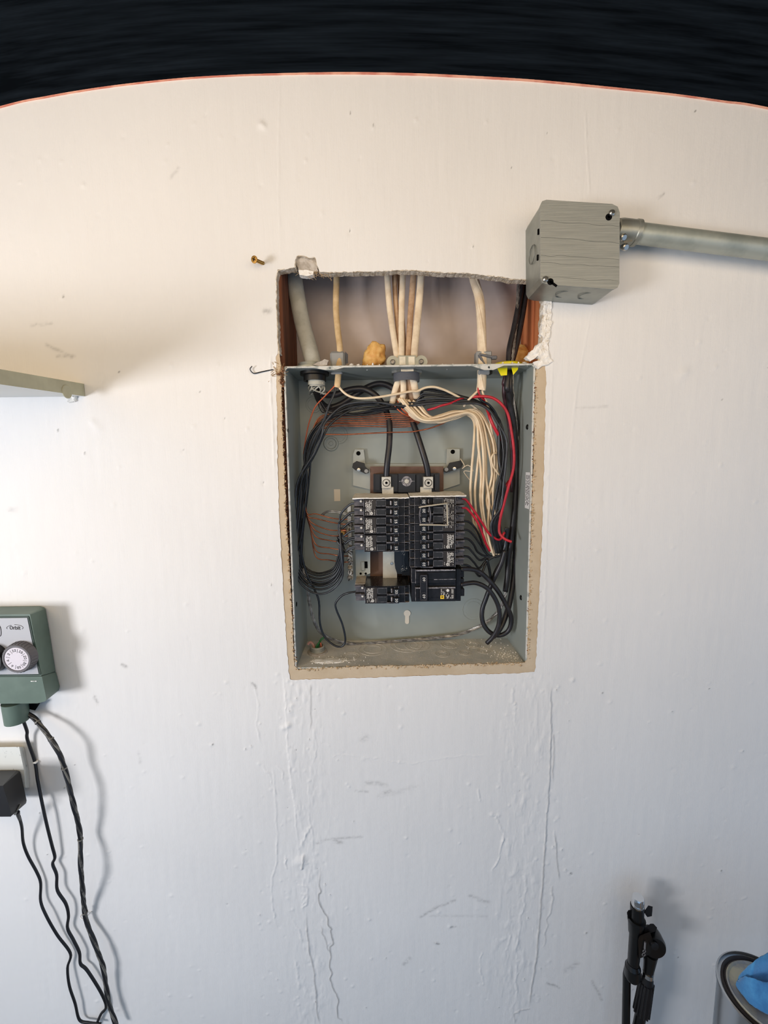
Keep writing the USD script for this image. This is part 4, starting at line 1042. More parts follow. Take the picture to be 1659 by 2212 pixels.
part(nr, 'red_wire', tube(run([('d', [(770, 80, 32), (768, 130, 31), (790, 190, 32), (840, 240, 36)])]), .0014, 8, 6), 'wire_red')
part(nr, 'red_wire', tube(run([('d', [(690, 205, 36), (760, 196, 32), (860, 196, 29), (950, 220, 27), (1040, 290, 26), (1108, 400, 26), (1148, 590, 27), (1178, 830, 28), (1172, 1030, 29), (1115, 1240, 30), (1062, 1440, 32), (1030, 1560, 33), (1010, 1680, 33), (1014, 1775, 31), (1070, 1840, 28), (1150, 1876, 26)])]), .0020, 10, 6), 'wire_red', label='long bright red wire')
part(nr, 'black_wire', tube(run([('d', [(780, 90, 36), (760, 170, 34), (800, 240, 34), (900, 300, 36), (985, 430, 40), (1010, 620, 42), (1018, 800, 42)])]), .0017, 8, 6), 'wire_black')
cxx = pt('b', 800, 1130, 42)
conn = thing('plastic_connector', 'grey plastic cable connector with a folded arm on the thick cable at the right', 'cable connector', (cxx[0], .042, bt))
part(conn, 'body', bx(pt('b', 728, 1130, 34)[0], pt('b', 895, 1130, 34)[0], .035, .052, bt, pt('b', 800, 1062, 35)[2], .0015), 'plastic_grey')
part(conn, 'arm', cat([tube([pt('b', 760, 1100, 33.5), pt('b', 880, 1125, 33), pt('b', 925, 1140, 33)], .0018, 6, 3), tube([pt('b', 755, 1105, 33.5), pt('b', 800, 1185, 33), pt('b', 820, 1220, 33)], .0018, 6, 3), bx(pt('b', 890, 1120, 33)[0], pt('b', 945, 1120, 33)[0], .031, .036, pt('b', 900, 1155, 33)[2], pt('b', 900, 1115, 33)[2], .001)]), 'plastic_dark_grey')
part(conn, 'snap_tab', bx(pt('b', 742, 1280, 34)[0], pt('b', 862, 1280, 34)[0], .028, .040, pt('b', 800, 1318, 32)[2], bt - T, .0015), 'plastic_grey')
part(conn, 'latch', bx(pt('b', 864, 1280, 34)[0], pt('b', 890, 1280, 34)[0], .031, .040, pt('b', 800, 1314, 34)[2], bt - T, .001), 'black_steel')
# foam lumps
def blob(name, c, size, m, label, seed):
    s = trimesh.creation.icosphere(3, 1.0); v = np.array(s.vertices)
    v = v * (1 + .9 * (meshkit.fbm(v * 1.7 + seed, 3, seed) - .5))[:, None] * size + c
    return single(name, trimesh.Trimesh(v, s.faces, process=False), m, label, 'foam', smooth=True)
blob('foam_lump', pt('a', 1215, 1120, 60), (.017, .012, .019), 'foam_orange', 'orange yellow lump of expanding foam left of the central clamp', 3)
blob('foam_lump', pt('b', 1190, 1130, 74), (.020, .012, .016), 'foam_orange', 'brownish foam lump behind the yellow bushing at the right', 6)
sc = thing('plaster_debris', 'pink grey plaster bits resting along the top edge of the box', 'debris', (cm[0], .03, bt))
cs = [np.array([x, rr.uniform(.006, .04), bt + rr.uniform(0, .003)]) for x in np.concatenate([rr.normal(at(790, 785, .02)[0], .018, 50), rr.normal(at(975, 785, .02)[0], .01, 26), rr.normal(at(1126, 785, .02)[0], .014, 40)])]
part(sc, 'crumb', crumbs(cs, rr.uniform(.0008, .003, len(cs)), 44), 'gypsum_white', smooth=False, kind='stuff')
data(stage.GetPrimAtPath(sc), kind='stuff')
# yellow bushing and the feeder conductors at the top right
yb = thing('yellow_bushing', 'bright yellow plastic bushing round the feeder wires at the top right', 'bushing', (at(1098, 795, .03)[0], .03, bt))
part(yb, 'left_jaw', hull([pt('b', 945, 1240, 20), pt('b', 1055, 1232, 20), pt('b', 1050, 1320, 18), pt('b', 985, 1325, 18), pt('b', 945, 1250, 34), pt('b', 1055, 1245, 34), pt('b', 1040, 1310, 30)]), 'plastic_yellow')
part(yb, 'right_jaw', hull([pt('b', 1095, 1232, 20), pt('b', 1170, 1225, 20), pt('b', 1165, 1260, 18), pt('b', 1115, 1318, 18), pt('b', 1095, 1245, 34), pt('b', 1170, 1240, 34), pt('b', 1115, 1300, 30)]), 'plastic_yellow')
part(yb, 'collar', turned([(.014, 0), (.0215, 0), (.0215, .006), (.018, .008), (.014, .008), (.014, 0)], (at(1096, 790, .034)[0], .036, bt), (0, 0, 1), 28), 'plastic_yellow')
FE = [('thick black feeder cable nearest the red one at the right of the panel', 'cable_black', .0042, [('b', [(1215, 150, 58), (1200, 420, 54), (1130, 800, 46), (1075, 1050, 40), (1068, 1250, 36), (1050, 1450, 34)]), ('d', [(1115, 130, 38), (1130, 260, 44), (1165, 430, 50), (1190, 650, 56), (1205, 950, 60), (1200, 1250, 60), (1175, 1600, 58)]), ('k', [(1080, -60, 58), (1070, 120, 56), (1045, 300, 54)])]),
      ('thick black feeder cable closest to the right side of the panel box', 'cable_black', .0042, [('b', [(1260, 150, 62), (1250, 420, 58), (1210, 700, 52), (1150, 1000, 44), (1095, 1220, 38), (1080, 1450, 36)]), ('d', [(1150, 200, 44), (1195, 400, 54), (1225, 640, 64), (1240, 960, 70), (1235, 1250, 72), (1215, 1600, 70)]), ('k', [(1150, 0, 68), (1130, 200, 64), (1090, 440, 56), (1030, 620, 48), (975, 730, 42), (905, 810, 40)])]),
      ('dark reddish feeder cable behind the stranded bare wire at the right', 'jacket_feeder', .0034, [('b', [(1235, 150, 66), (1215, 600, 60), (1160, 900, 52), (1060, 1240, 42), (1020, 1400, 42)]), ('d', [(1070, 60, 46), (1068, 180, 50), (1090, 300, 56), (1130, 560, 64), (1160, 900, 70), (1160, 1300, 74)])])]
mat('jacket_feeder', S(86, 46, 52), 0.4, col2=S(52, 34, 40), scale=60)
for lab, m_, r_, sg in FE:
    wire('feeder_cable', lab, None, m_, r_, sg, 12, 6, category='cable')
bw = thing('bare_stranded_wire', 'silver bare stranded wire running from the yellow bushing down across the bottom of the panel', 'wire', pt('k', 300, 810, 60))
core = spline(run([('b', [(1185, 150, 54), (1170, 420, 52), (1160, 640, 48), (1125, 950, 42), (1105, 1200, 36), (1105, 1400, 36)]), ('d', [(1150, 60, 38), (1170, 240, 44), (1195, 470, 52), (1215, 700, 60), (1210, 1000, 66), (1190, 1400, 68)]),
                   ('k', [(1090, 30, 62), (1075, 200, 60), (1040, 350, 60), (990, 480, 62), (930, 560, 66), (820, 650, 72), (620, 750, 78), (420, 800, 82), (200, 822, 84), (0, 840, 84)]),
                   ('j', [(1300, 890, 84), (1000, 915, 80), (820, 900, 74), (680, 860, 66), (560, 790, 58), (490, 690, 54), (440, 540, 52), (405, 340, 50), (375, 170, 50), (345, 40, 52)])]), 8)
tt = np.gradient(core, axis=0); tt /= np.linalg.norm(tt, axis=1, keepdims=True)
na = np.cross(tt, [0, 1, 0]); na /= np.linalg.norm(na, axis=1, keepdims=True); nbv = np.cross(tt, na)
sl = np.r_[0, np.cumsum(np.linalg.norm(np.diff(core, axis=0), axis=1))]
for k in range(6):
    ph = sl / .022 * 2 * np.pi / 2.2 + k * 2 * np.pi / 6
    part(bw, 'strand', tube(core + .0017 * (np.cos(ph)[:, None] * na + np.sin(ph)[:, None] * nbv), .0010, 6, smooth_path=False), 'aluminium')
# black wires of the left bundle: across the top, down the left, round and up to the breakers
TERM = [1087, 1106, 1125, 1145, 1164, 1183]
LG = 'black wires looping down the left side of the panel'
BLAB = 'thin black wire in the bundle looping down the left side of the panel'
for k in range(8):
    o = np.random.default_rng(200 + k).normal(0, 1, 8)
    off = (k - 3.5)
    q1, q2, q3, q4 = (np.random.default_rng(900 + j).permutation(8)[k] - 3.5 for j in range(4))
    ty = TERM[k] if k < 6 else [1180, 1160][k - 6]
    bot = [1283, 1273, 1266, 1257, 1250, 1243, 1262, 1238][k]
    dd = 34 + 3.2 * k
    xs = 4.2 * off
    ds = dd + 6 * o[6]
    side = [(915 + 4 * o[0], 872 + 1.6 * q1, dd + 6), (868, 876 + 2.6 * q1 + o[1], ds), (812 + 2 * q2, 880 + 3.2 * q2 + o[1], ds), (756 + 3.6 * q2, 887 + 3.2 * q2 + o[2], dd), (714 + 3.2 * q2, 904 + 3.0 * q3, dd - 4), (687 + 3.4 * q3, 936 + 1.6 * q3, ds - 4), (669 + 3.6 * q3 + o[3], 980, ds - 2), (656 + 3.6 * q4 + o[4], 1036, ds), (648 + 3.4 * q4 + o[5], 1098, dd + 2),
            (643 + 3.0 * q4, 1160, dd + 3), (643 + 2.6 * off, 1205, dd + 4), (650 + 2.0 * off, 1236 + (bot - 1262) * .6, dd + 4), (669 + 1.0 * off, 1256 + (bot - 1262) * .9, dd + 4), (695, bot, dd + 2), (722, bot - 12, dd), (736 - 1.2 * off, bot - 40, dd - 3), (738 - 1.5 * q1, 1190 - 2 * off, dd - 6),
            (733 + 1.4 * q1, 1150 + .4 * (ty - 1135), 38), (742 + 1.0 * off, ty + 14 + (1140 - ty) * .12, 34), (756, ty + 3, 30), (769, ty, 26)]
    wire('black_wire', BLAB if k > 5 else 'black wire of the left loop ending at the ' + ['top', 'second', 'third', 'fourth', 'fifth', 'lowest'][k] + ' terminal of the left stack', LG, 'wire_black' if k % 3 else 'wire_slate', .00155, [('z', side)], 8, 5)
w1 = wire('black_wire', 'lone black wire hanging down in a loop to the bottom left breaker', None, 'wire_black', .0016, [('z', [(655, 1120, 46), (650, 1180, 46), (660, 1232, 46), (680, 1275, 44), (689, 1300, 42), (691, 1345, 42), (701, 1375, 40), (722, 1394, 38), (739, 1396, 36), (746, 1382, 36), (740, 1350, 36), (727, 1318, 36), (725, 1303, 36), (737, 1288, 34), (752, 1281, 30), (770, 1278, 28)])])
# bare copper grounds on the left
for k in range(8):
    o = np.random.default_rng(300 + k).normal(0, 1, 6)
    yb_ = 894 + 3.9 * k
    ty = [1122, 1132, 1146, 1158, 1171, 1188, 1201, 1214][k]
    dd = 52 + 2.0 * k
    wire('copper_wire', 'bare copper wire down the left side, ' + ['topmost', 'second from the top', 'third from the top', 'fourth from the top', 'fourth from the bottom', 'third from the bottom', 'second from the bottom', 'lowest'][k] + ' to reach the ground bar', 'bare copper ground wires on the left', 'copper', .0009, [('z', [(918 + 3 * o[0], 886 + 1.5 * k, dd - 6), (900 + 2 * o[1], 898 + 2.6 * k, dd - 4), (872, yb_ + 1, dd), (815, yb_ + .6 * o[1], dd), (765, yb_ - 1 + .6 * o[2], dd), (718, yb_ + .6 * o[3], dd), (686, yb_ + 12, dd - 2), (668 + .6 * o[4], 960, dd), (661 + o[4], 1020, dd), (659 + o[4], 1080 + 2 * k, dd + 2), (664 + k, 1110 + 5 * k, dd + 4), (682, ty - 12, dd + 4), (712, ty - 3 + o[5], dd), (738, ty, 58), (752, ty, 54)])], 6, 5)
wire('copper_wire', 'single bare copper wire running alone below the others across the panel', None, 'copper', .0010, [('c', [(440, 590, 54), (530, 628, 50), (700, 634, 48), (860, 634, 48), (1060, 624, 48), (1310, 612, 44), (1500, 608, 46)]), ('d', [(0, 603, 46), (110, 585, 48), (230, 556, 50), (360, 506, 54), (470, 445, 58), (560, 400, 62)])], 8, 5)
for k in range(2):
    wire('aluminium_wire', 'short silver bare wire curling left of the ground bar', 'short silver wires by the ground bar', 'aluminium', .0009, [('z', [(694 + 4 * k, 1112 + 2 * k, 60), (704, 1105 + 3 * k, 56), (720, 1103 + 3 * k, 52), (738, 1106 + 3 * k, 50), (752, 1110 + 3 * k, 48)])], 6, 5)
# conductors fanning from the central cables
for k in range(5):
    o = np.random.default_rng(350 + k).normal(0, 1, 4)
    wire('copper_wire', 'short bare copper wire twisting out of the central cables', 'short copper wires under the central cables', 'copper_bright', .0010, [('z', [(846 + 12 * k, 862 + 2 * k, 46), (852 + 11 * k, 876 + o[0], 42), (868 + 7 * k, 890 + 2 * o[1], 42), (884 + 4 * k, 900 + 2 * o[2], 48), (905, 912 + o[3], 54)])], 6, 5)
# white wires on the right
WG = 'cream white wires curving down the right side of the panel'
for k in range(10):
    o = np.random.default_rng(400 + k).normal(0, 1, 10)
    f = k / 9.0
    g1_, g2_ = (np.random.default_rng(930 + j).permutation(10)[k] / 9.0 for j in range(2))
    dd = 40 + 16 * g2_
    top = [(852 + 5 * k, 858 + 1.0 * k, dd - 6), (874 + 4 * k, 878 + 8 * (1 - f) + o[0], dd - 8), (905 + 2 * k, 896 + 14 * (1 - f) + o[1], dd - 10), (946 + o[2], 898 + 15 * (1 - g1_) + o[3], dd - 8), (984, 888 + 16 * (1 - g1_), dd - 4), (1010 + 14 * f, 884 + 12 * (1 - f), dd),
           (1024 + 26 * f, 912 - 4 * f, dd), (1027 + 42 * f + 1.5 * o[4], 962, dd), (1027 + 48 * f + 2.5 * o[5], 1024, dd + 2), (1024 + 52 * g1_ * .4 + 52 * f * .6 + 1.5 * o[6], 1080, dd + 2), (1032 + 44 * f + 2 * o[7], 1125, dd), (1044 + 34 * f + 2 * o[8], 1165, dd), (1056 + 24 * f, 1195 + 3 * o[9], dd + 4)]
    if k < 2:
        top[7:] = [(1024 + 12 * k, 950, 46), (1019 + 12 * k, 1010, 48), (1016 + 10 * k, 1060, 50), (1019 + 9 * k, 1105, 52), (1026 + 4 * k, 1140, 56), (1046, 1176, 60)]
    lab = 'cream white wire in the bunch curving down the right side of the panel' if k > 1 else ['leftmost cream white wire hanging apart from the bunch beside the right breakers', 'second cream white wire from the left, apart from the bunch on the right'][k]
    wire('white_wire', lab, WG, 'wire_white', .0019, [('z', top)], 8, 5)
wire('white_wire', 'stray cream wire bowing out of the bunch near the middle right', None, 'wire_white', .0015, [('d', [(1010, 850, 44), (950, 856, 40), (920, 905, 38), (930, 985, 38), (975, 1060, 40), (1020, 1110, 44)])])
wire('string_loop', 'thin pale string looped over the right retaining clip', None, 'jacket_cream', .0006, [('d', [(560, 915, 74), (590, 960, 70), (605, 1000, 70), (580, 1030, 70), (640, 990, 66), (690, 1020, 62), (700, 1060, 60)]), ('d', [(600, 1060, 70), (660, 1150, 74), (700, 1190, 78)])], 6, 5, category='string')
# black wires on the right
RG = 'black wires curving over the top and down the right side of the panel'
for k in range(7):
    o = np.random.default_rng(500 + k).normal(0, 1, 8)
    dd = 30 + 2.6 * k
    f = k / 6.0
    h1, h2 = (np.random.default_rng(960 + j).permutation(7)[k] / 6.0 for j in range(2))
    pts = [(884 + 5 * k, 876 - 3 * k + o[0], dd + 8), (915, 874 - 6.5 * k * .9 + o[1], dd + 2), (955, 870 - 4.5 * k + o[2], dd), (995, 871 - 2.5 * k + o[3], dd), (1030, 872 - 1.0 * k, dd), (1056 + 3 * f, 886 - 2 * f, dd), (1072 + 8 * f, 910, dd), (1076 + 16 * h1 + o[4], 950, dd), (1078 + 16 * h1 + o[5], 1000, dd), (1074 + 17 * h2 + o[6], 1050, dd + 1), (1067 + 18 * h2, 1095, dd + 2), (1061 + 18 * f, 1130, dd + 4), (1066 + 18 * f, 1170, dd + 8), (1072 + 16 * f, 1195, dd + 12)]
    wire('black_wire', 'black wire in the bundle curving over the top and down the right side', RG, 'wire_black' if k % 2 else 'wire_slate', .0017, [('z', pts)], 8, 5)
RTG = 'black wires leaving the right breakers'
for k in range(6):
    ty = [1125, 1144, 1163, 1182, 1201, 1220][k]
    o = np.random.default_rng(560 + k).normal(0, 1, 4)
    wire('black_wire', 'black wire leaving the ' + ['third', 'fourth', 'fifth', 'sixth', 'seventh', 'eighth'][k] + ' terminal from the top of the right breakers', RTG, 'wire_black', .0017, [('z', [(998, ty, 24), (1012, ty + 2, 30), (1024 + o[0], ty + 14, 36), (1036 + 2 * o[1], ty + 34 - 2 * k, 44), (1052 + o[2], 1196 + 3 * k, 50), (1076 + 2 * k, 1202 - 2 * k, 52), (1092, 1180 - 4 * k, 50), (1098 - k, 1140, 48)])], 8, 5)
wire('red_wire', 'upper red wire leaving the top right breaker', None, 'wire_red', .0018, [('z', [(998, 1076, 22), (1008, 1081, 24), (1026, 1106, 28), (1042, 1130, 32), (1056, 1152, 36), (1078, 1166, 40), (1090, 1150, 44)])], 9, 5)
wire('red_wire', 'lower red wire leaving the top right breaker', None, 'wire_red', .0018, [('z', [(998, 1096, 22), (1010, 1100, 25), (1030, 1125, 30), (1042, 1152, 34), (1049, 1172, 38), (1058, 1190, 44)])], 9, 5)
wire('red_wire', 'short thick red wire showing through the dark bundle at the upper right', None, 'wire_red', .0023, [('d', [(830, 250, 44), (880, 370, 38), (905, 450, 34), (945, 540, 33), (1000, 640, 36), (1040, 700, 42), (1060, 760, 50)])], 9, 5)
wire('red_wire', 'small red wire glimpsed between the dark wires at the top', None, 'wire_red', .0016, [('d', [(180, 350, 40), (260, 330, 34), (340, 300, 28), (440, 275, 28), (560, 225, 36), (620, 230, 44)])], 8, 5)
wire('red_wire', 'dull red wire beside the long red one low on the right', None, 'wire_red', .0018, [('d', [(1120, 1170, 40), (1080, 1240, 38), (1050, 1310, 42), (1030, 1420, 50)])], 8, 5)
# two thick cables of the two pole breaker
wire('thick_cable', 'thick black cable from the two pole breaker making a full loop at the bottom right', None, 'cable_black', .0036, [('k', [(540, 48, 24), (640, 48, 30), (740, 72, 34), (840, 150, 36), (960, 290, 38), (1070, 480, 40), (1112, 610, 42), (1080, 735, 44), (980, 790, 46), (870, 755, 48), (795, 650, 50), (785, 510, 50), (830, 370, 50), (880, 240, 48), (930, 130, 46), (1000, -20, 44), (1040, -160, 44)])], 12, 6, category='cable')
wire('thick_cable', 'thick black cable from the two pole breaker dropping straight to the box bottom', None, 'cable_black', .0034, [('k', [(540, 225, 24), (620, 208, 28), (720, 205, 30), (840, 262, 30), (930, 380, 31), (978, 520, 32), (968, 680, 34), (910, 800, 38), (838, 878, 42)])], 12, 6, category='cable')
wire('black_wire', 'black wire pair crossing behind the thick loop at the lower right', None, 'wire_black', .0022, [('k', [(840, -60, 46), (868, 60, 50), (890, 180, 52), (930, 80, 56), (1010, -60, 58)])], 8, 5)
# spare conduit at the bottom left with cut wires in it
ch = atz(686, 1409, bb + T)
ch[1] = min(max(ch[1], .030), .07)
cd = thing('conduit_stub', 'grey threaded conduit end rising through the bottom left of the panel', 'conduit', (ch[0], ch[1], bb + T))
part(cd, 'pipe', turned([(.0088, -.004), (.0112, -.004), (.0112, .010), (.0105, .011), (.0088, .011), (.0088, -.004)], ch, (0, 0, 1), 30), 'jacket_grey')
part(cd, 'lock_nut', turned([(.0112, 0), (.016, 0), (.0155, .003), (.0112, .003), (.0112, 0)], ch, (0, 0, 1), 12), 'gypsum_grey')
part(cd, 'thread', cat([ring(ch + [0, 0, .005 + .002 * k], .0112, .0005, (0, 0, 1)) for k in range(3)]), 'galvanised')
gz0 = ch + [0, 0, .0]
single('green_wire', tube([gz0 + [.000, .002, 0], gz0 + [.001, .003, .010], gz0 + [.005, .005, .018], gz0 + [.010, .006, .022]], .0016, 8, 6), 'wire_green', 'short green wire end poking out of the conduit at the bottom left', 'wire')
single('green_wire', tube([gz0 + [-.003, .0, 0], gz0 + [-.001, .0, .010], gz0 + [.004, .001, .017]], .0015, 8, 6), 'wire_green', 'second green wire leaning over the conduit mouth at the bottom left', 'wire')
single('copper_wire', tube([gz0 + [.005, -.002, 0], gz0 + [.006, -.001, .010], gz0 + [.005, .0, .016]], .0013, 8, 6), 'copper_bright', 'copper wire end in the mouth of the conduit at the bottom left', 'wire')
single('copper_wire', tube([gz0 + [-.006, .003, 0], gz0 + [-.007, .004, .010], gz0 + [-.012, .006, .014], gz0 + [-.016, .005, .011]], .0021, 8, 6), 'jacket_pink', 'pinkish wire stub bent over the left lip of the conduit', 'wire')

# ------------------------------------------------------------------ junction box and conduit at the upper right
D1 = -54.0
cov = [(1180, 432), (1322, 441), (1334, 447), (1338.5, 460), (1337.5, 612), (1334, 621), (1326, 625), (1185, 615), (1172, 611), (1167, 600), (1166.5, 445), (1171, 435)]
cp = [at(a, b, D1 / 1000) for a, b in cov]
jc = np.mean(cp, 0)
jb = thing('junction_box', 'square grey steel junction box on the wall beside the opening', 'junction box', (jc[0], 0, jc[2]))
cpoly = Polygon([(p[0], p[2]) for p in cp])
k_ = 0.985
inner = shapely.affinity.scale(cpoly, k_, k_)
wallpoly = Polygon([(at(a, b, 0)[0], at(a, b, 0)[2]) for a, b in [(1147, 462), (1160, 452), (1290, 462), (1302, 472), (1302, 620), (1292, 636), (1160, 632), (1145, 632)]])
part(jb, 'body', slab(inner, -.0515, -.0002), 'galvanised', smooth=20)
part(jb, 'cover', slab(cpoly, -.0545, -.0518), 'cover_steel', smooth=20, label='brushed flat cover with dark horizontal streaks')
for x0, y0, x1, y1, wv_ in ((150, 232, 668, 276, .0007), (150, 345, 668, 385, .0009), (150, 462, 668, 492, .0007), (150, 515, 668, 548, .0007), (150, 605, 660, 640, .0005)):
    a, b = pt('t', x0, y0, -54.5), pt('t', x1, y1, -54.5)
    mids = [a + (b - a) * t + [0, 0, rr.normal(0, .0005)] for t in np.linspace(0, 1, 9)]
    part(jb, 'cover_streak', tube([m_ + [0, .0001, 0] for m_ in mids], wv_ * .45, 6, 3, flat=.0003), 'cover_line')
for (x, y, hx, hy, ang) in ((625, 180, 600, 212, -.6), (182, 622, 212, 642, .6)):
    p, h = pt('t', x, y, -57), pt('t', hx, hy, -54.6)
    part(jb, 'screw_slot', cat([disc(h, .0038, .0003), hull([h + [d * math.cos(ang) - e * math.sin(ang), -.0003 * f_, -d * math.sin(ang) - e * math.cos(ang)] for d in (-.001, .0095 if ang > 0 else .001) for e in (-.0014, .0014) for f_ in (0, 1)])]), 'hole_black')
    part(jb, 'cover_screw', turned([(0, 0), (.0034, 0), (.0036, .0016), (.0024, .003), (0, .0033)], p + [0, .0022, 0], (0.1, -1, .15), 16), 'screw_steel')
xlb = inner.bounds[0]
for (x, y, r_) in ((300, 700, .010), (450, 710, .010)):
    pp = pt('t', x, y, -26); ls = inner.intersection(LineString([(pp[0], -5), (pp[0], 5)])); pp0 = np.array([pp[0], -.027, ls.bounds[1]])
    part(jb, 'knockout', ring(pp0 + [0, 0, .0002], r_, .0005, (0.075, 0, -1)), 'galvanised_dark')
for yy in (306, 478):
    pp = pt('t', 128, yy, -50)
    part(jb, 'side_notch', bx(xlb - .0008, xlb + .001, -.0495, -.0475, pp[2] - .003, pp[2] + .003), 'hole_black')
part(jb, 'side_knockout', ring(np.array([xlb + .0002, -.027, jc[2] + .002]), .0105, .0005, (-1, 0, 0)), 'galvanised_dark')
yc = -.027
c0, c1 = at(1338, 499, yc), at(1659, 539, yc)
dv = (c1 - c0) / np.linalg.norm(c1 - c0)
rc = .0119
cdt = thing('conduit', 'long grey steel conduit running right from the junction box along the wall', 'conduit', c0)
part(cdt, 'pipe', tube([c0 + dv * .02, c0 + dv * .18, c0 + dv * .35, c0 + dv * .95], rc, 26, 4), 'conduit_steel')
cn = part(cdt, 'connector', turned([(.0095, -.004), (rc + .0012, -.004), (rc + .0022, .001), (rc + .0022, .017), (rc + .003, .018), (rc + .003, .0225), (rc, .023), (.0095, .02), (.0095, -.004)], c0, dv, 28), 'galvanised')
for (x, y, dp) in ((703, 335, -40), (716, 400, -38)):
    p = pt('t', x, y, dp)
    part(cn, 'set_screw', cat([turned([(0, 0), (.0042, 0), (.0042, .003), (.003, .0042), (0, .0044)], p + [0, .004, 0], (.25, -1, -.6), 14), disc(p + [0, .008, .002], .0034, .006, (.25, -1, -.6))]), 'screw_steel')
part(cn, 'screw_wing', hull([pt('t', 700, 372, -38), pt('t', 755, 362, -38), pt('t', 760, 372, -38), pt('t', 705, 388, -38), pt('t', 700, 372, -35), pt('t', 755, 362, -35)]), 'screw_steel')

# ------------------------------------------------------------------ irrigation timer at the left
def quad_prism(front, back, fd, bd, c):
    f_ = [pt(c, x, y, fd) for x, y in front]; b_ = [pt(c, x, y, bd) for x, y in back]
    return hull(f_ + b_)


TX = pt('m', 300, 1000, -30)
tm = thing('irrigation_timer', 'green plastic irrigation timer with grey dial hanging on the wall at the left', 'timer', (TX[0], 0, pt('m', 100, 1750, -30)[2]))
FD, BD = -38.0, -2.0
def ext_left(p, by=.17): return p - np.array([by, 0, 0])
def body(front, back, fd=FD, bd=BD):
    f_ = [pt('m', x, y, fd) for x, y in front]; b_ = [pt('m', x, y, bd) for x, y in back]
    allp = f_ + b_
    return hull(allp + [ext_left(p) for p in allp])
up_ = body([(470, 345), (480, 352), (520, 600), (660, 1315), (655, 1325)], [(640, 215), (700, 235), (725, 260), (790, 640), (885, 1250), (880, 1260)])
part(tm, 'upper_case', up_, 'timer_green', smooth=30)
lo_ = body([(660, 1335), (668, 1345), (740, 1700), (715, 1735), (600, 1765)], [(885, 1265), (895, 1275), (950, 1490), (935, 1560), (800, 1600)])
part(tm, 'lower_cover', lo_, 'timer_green', smooth=30)
part(tm, 'cover_seam', hull([pt('m', x, y, d) for x, y, d in ((650, 1318, -37), (656, 1338, -37), (880, 1258, -3), (884, 1272, -3))] + [ext_left(pt('m', x, y, d)) for x, y, d in ((650, 1318, -37), (656, 1338, -37), (880, 1258, -3), (884, 1272, -3))]), 'timer_line')
fp = [pt('m', x, y, FD - .4) for x, y in ((445, 398), (625, 1290))]
fpoly = Polygon([(p[0], p[2]) for p in (pt('m', 445, 398, FD), pt('m', 628, 1290, FD), ext_left(pt('m', 628, 1290, FD), .165), ext_left(pt('m', 445, 398, FD), .14))])
part(tm, 'face_border', slab(fpoly.buffer(.0022), FD / 1000 - .0008, FD / 1000 + .001).copy(), 'timer_line')
fc = part(tm, 'face_plate', slab(fpoly, FD / 1000 - .0014, FD / 1000), 'timer_face', label='silver grey face plate')
lg = pt('m', 240, 562, FD - 1.4)
part(fc, 'logo', text('Orbit', .0046, lg, (1, 0, -.04), (.04, 0, 1), .0003), 'print_dark', smooth=False)
swoosh = []
for sgn in (-1, 1):
    swoosh.append(tube([pt('m', 240 + sgn * a, 560 + b * sgn, FD - 1.5) for a, b in ((125, -20), (135, 0), (110, 22), (60, 42))] if sgn < 0 else [pt('m', 240 + a, 560 + b, FD - 1.5) for a, b in ((110, 22), (130, 0), (105, -25), (60, -42), (-10, -48))], .0003, 5, 5))
part(fc, 'logo_swoosh', cat(swoosh), 'print_dark')
part(fc, 'screen_outline', tube([pt('m', x, y, FD - 1.5) for x, y in ((-160, 470), (-60, 480), (0, 540), (18, 620), (8, 690), (-60, 700))], .0005, 5, 6), 'print_dark')
kc = pt('m', 318, 1015, FD - 1.4); kf = pt('m', 258, 1062, -50.5)
ax = np.array([0, -1.0, 0])
kl = .0112
R = (pt('m', 486, 1062, -50.5)[0] - pt('m', 26, 1062, -50.5)[0]) / 2
kcen = kf - ax * 0
basek = np.array([kf[0], FD / 1000 - .0014, kf[2]])
kn = part(tm, 'dial_knob', turned([(0, 0), (R * 1.08, 0), (R * 1.03, kl * .85), (R * .98, kl), (R * .86, kl), (R * .84, kl - .001), (0, kl - .001)], basek, ax, 44), 'knob_grey', label='round grey dial knob')
part(kn, 'knob_rib', cat([hull([basek + ax * t + np.array([math.cos(a + da) * rr_, 0, math.sin(a + da) * rr_]) for t, rr_ in ((.001, R * 1.1), (kl * .85, R * 1.05)) for da in (-.04, .04)] + [basek + ax * t + np.array([math.cos(a) * R, 0, math.sin(a) * R]) for t in (.001, kl * .85)]) for a in np.linspace(0, 2 * np.pi, 30, endpoint=False)]), 'knob_grey')
dfc = basek + ax * (kl - .001)
df = part(kn, 'dial_face', disc(dfc, R * .83, .0004, ax, 36), 'dial_face', label='pale dial face with marks round it')
marks = []
for k, s_ in enumerate(['12', '15', '20', '30', '10', '6', '4', '2']):
    a = math.radians(100 - 45 * k)
    rad, tan = np.array([math.cos(a), 0, math.sin(a)]), np.array([math.sin(a), 0, -math.cos(a)])
    marks.append(text(s_, R * .17, dfc + ax * .0004 + rad * R * .62, tan, rad, .0003))
    a2 = a - math.radians(22); r2_ = np.array([math.cos(a2), 0, math.sin(a2)])
    marks.append(tube([dfc + ax * .0004 + r2_ * R * .45, dfc + ax * .0004 + r2_ * R * .74], .0003, 4, 2))
part(df, 'dial_mark', cat(marks), 'print_grey', smooth=False)
k2 = basek - [R * 2.05, 0, .002]
part(tm, 'dial_knob', turned([(0, 0), (R * 1.05, 0), (R, kl), (0, kl)], k2, ax, 36), 'handle_black', label='dark second dial cut off by the left edge')
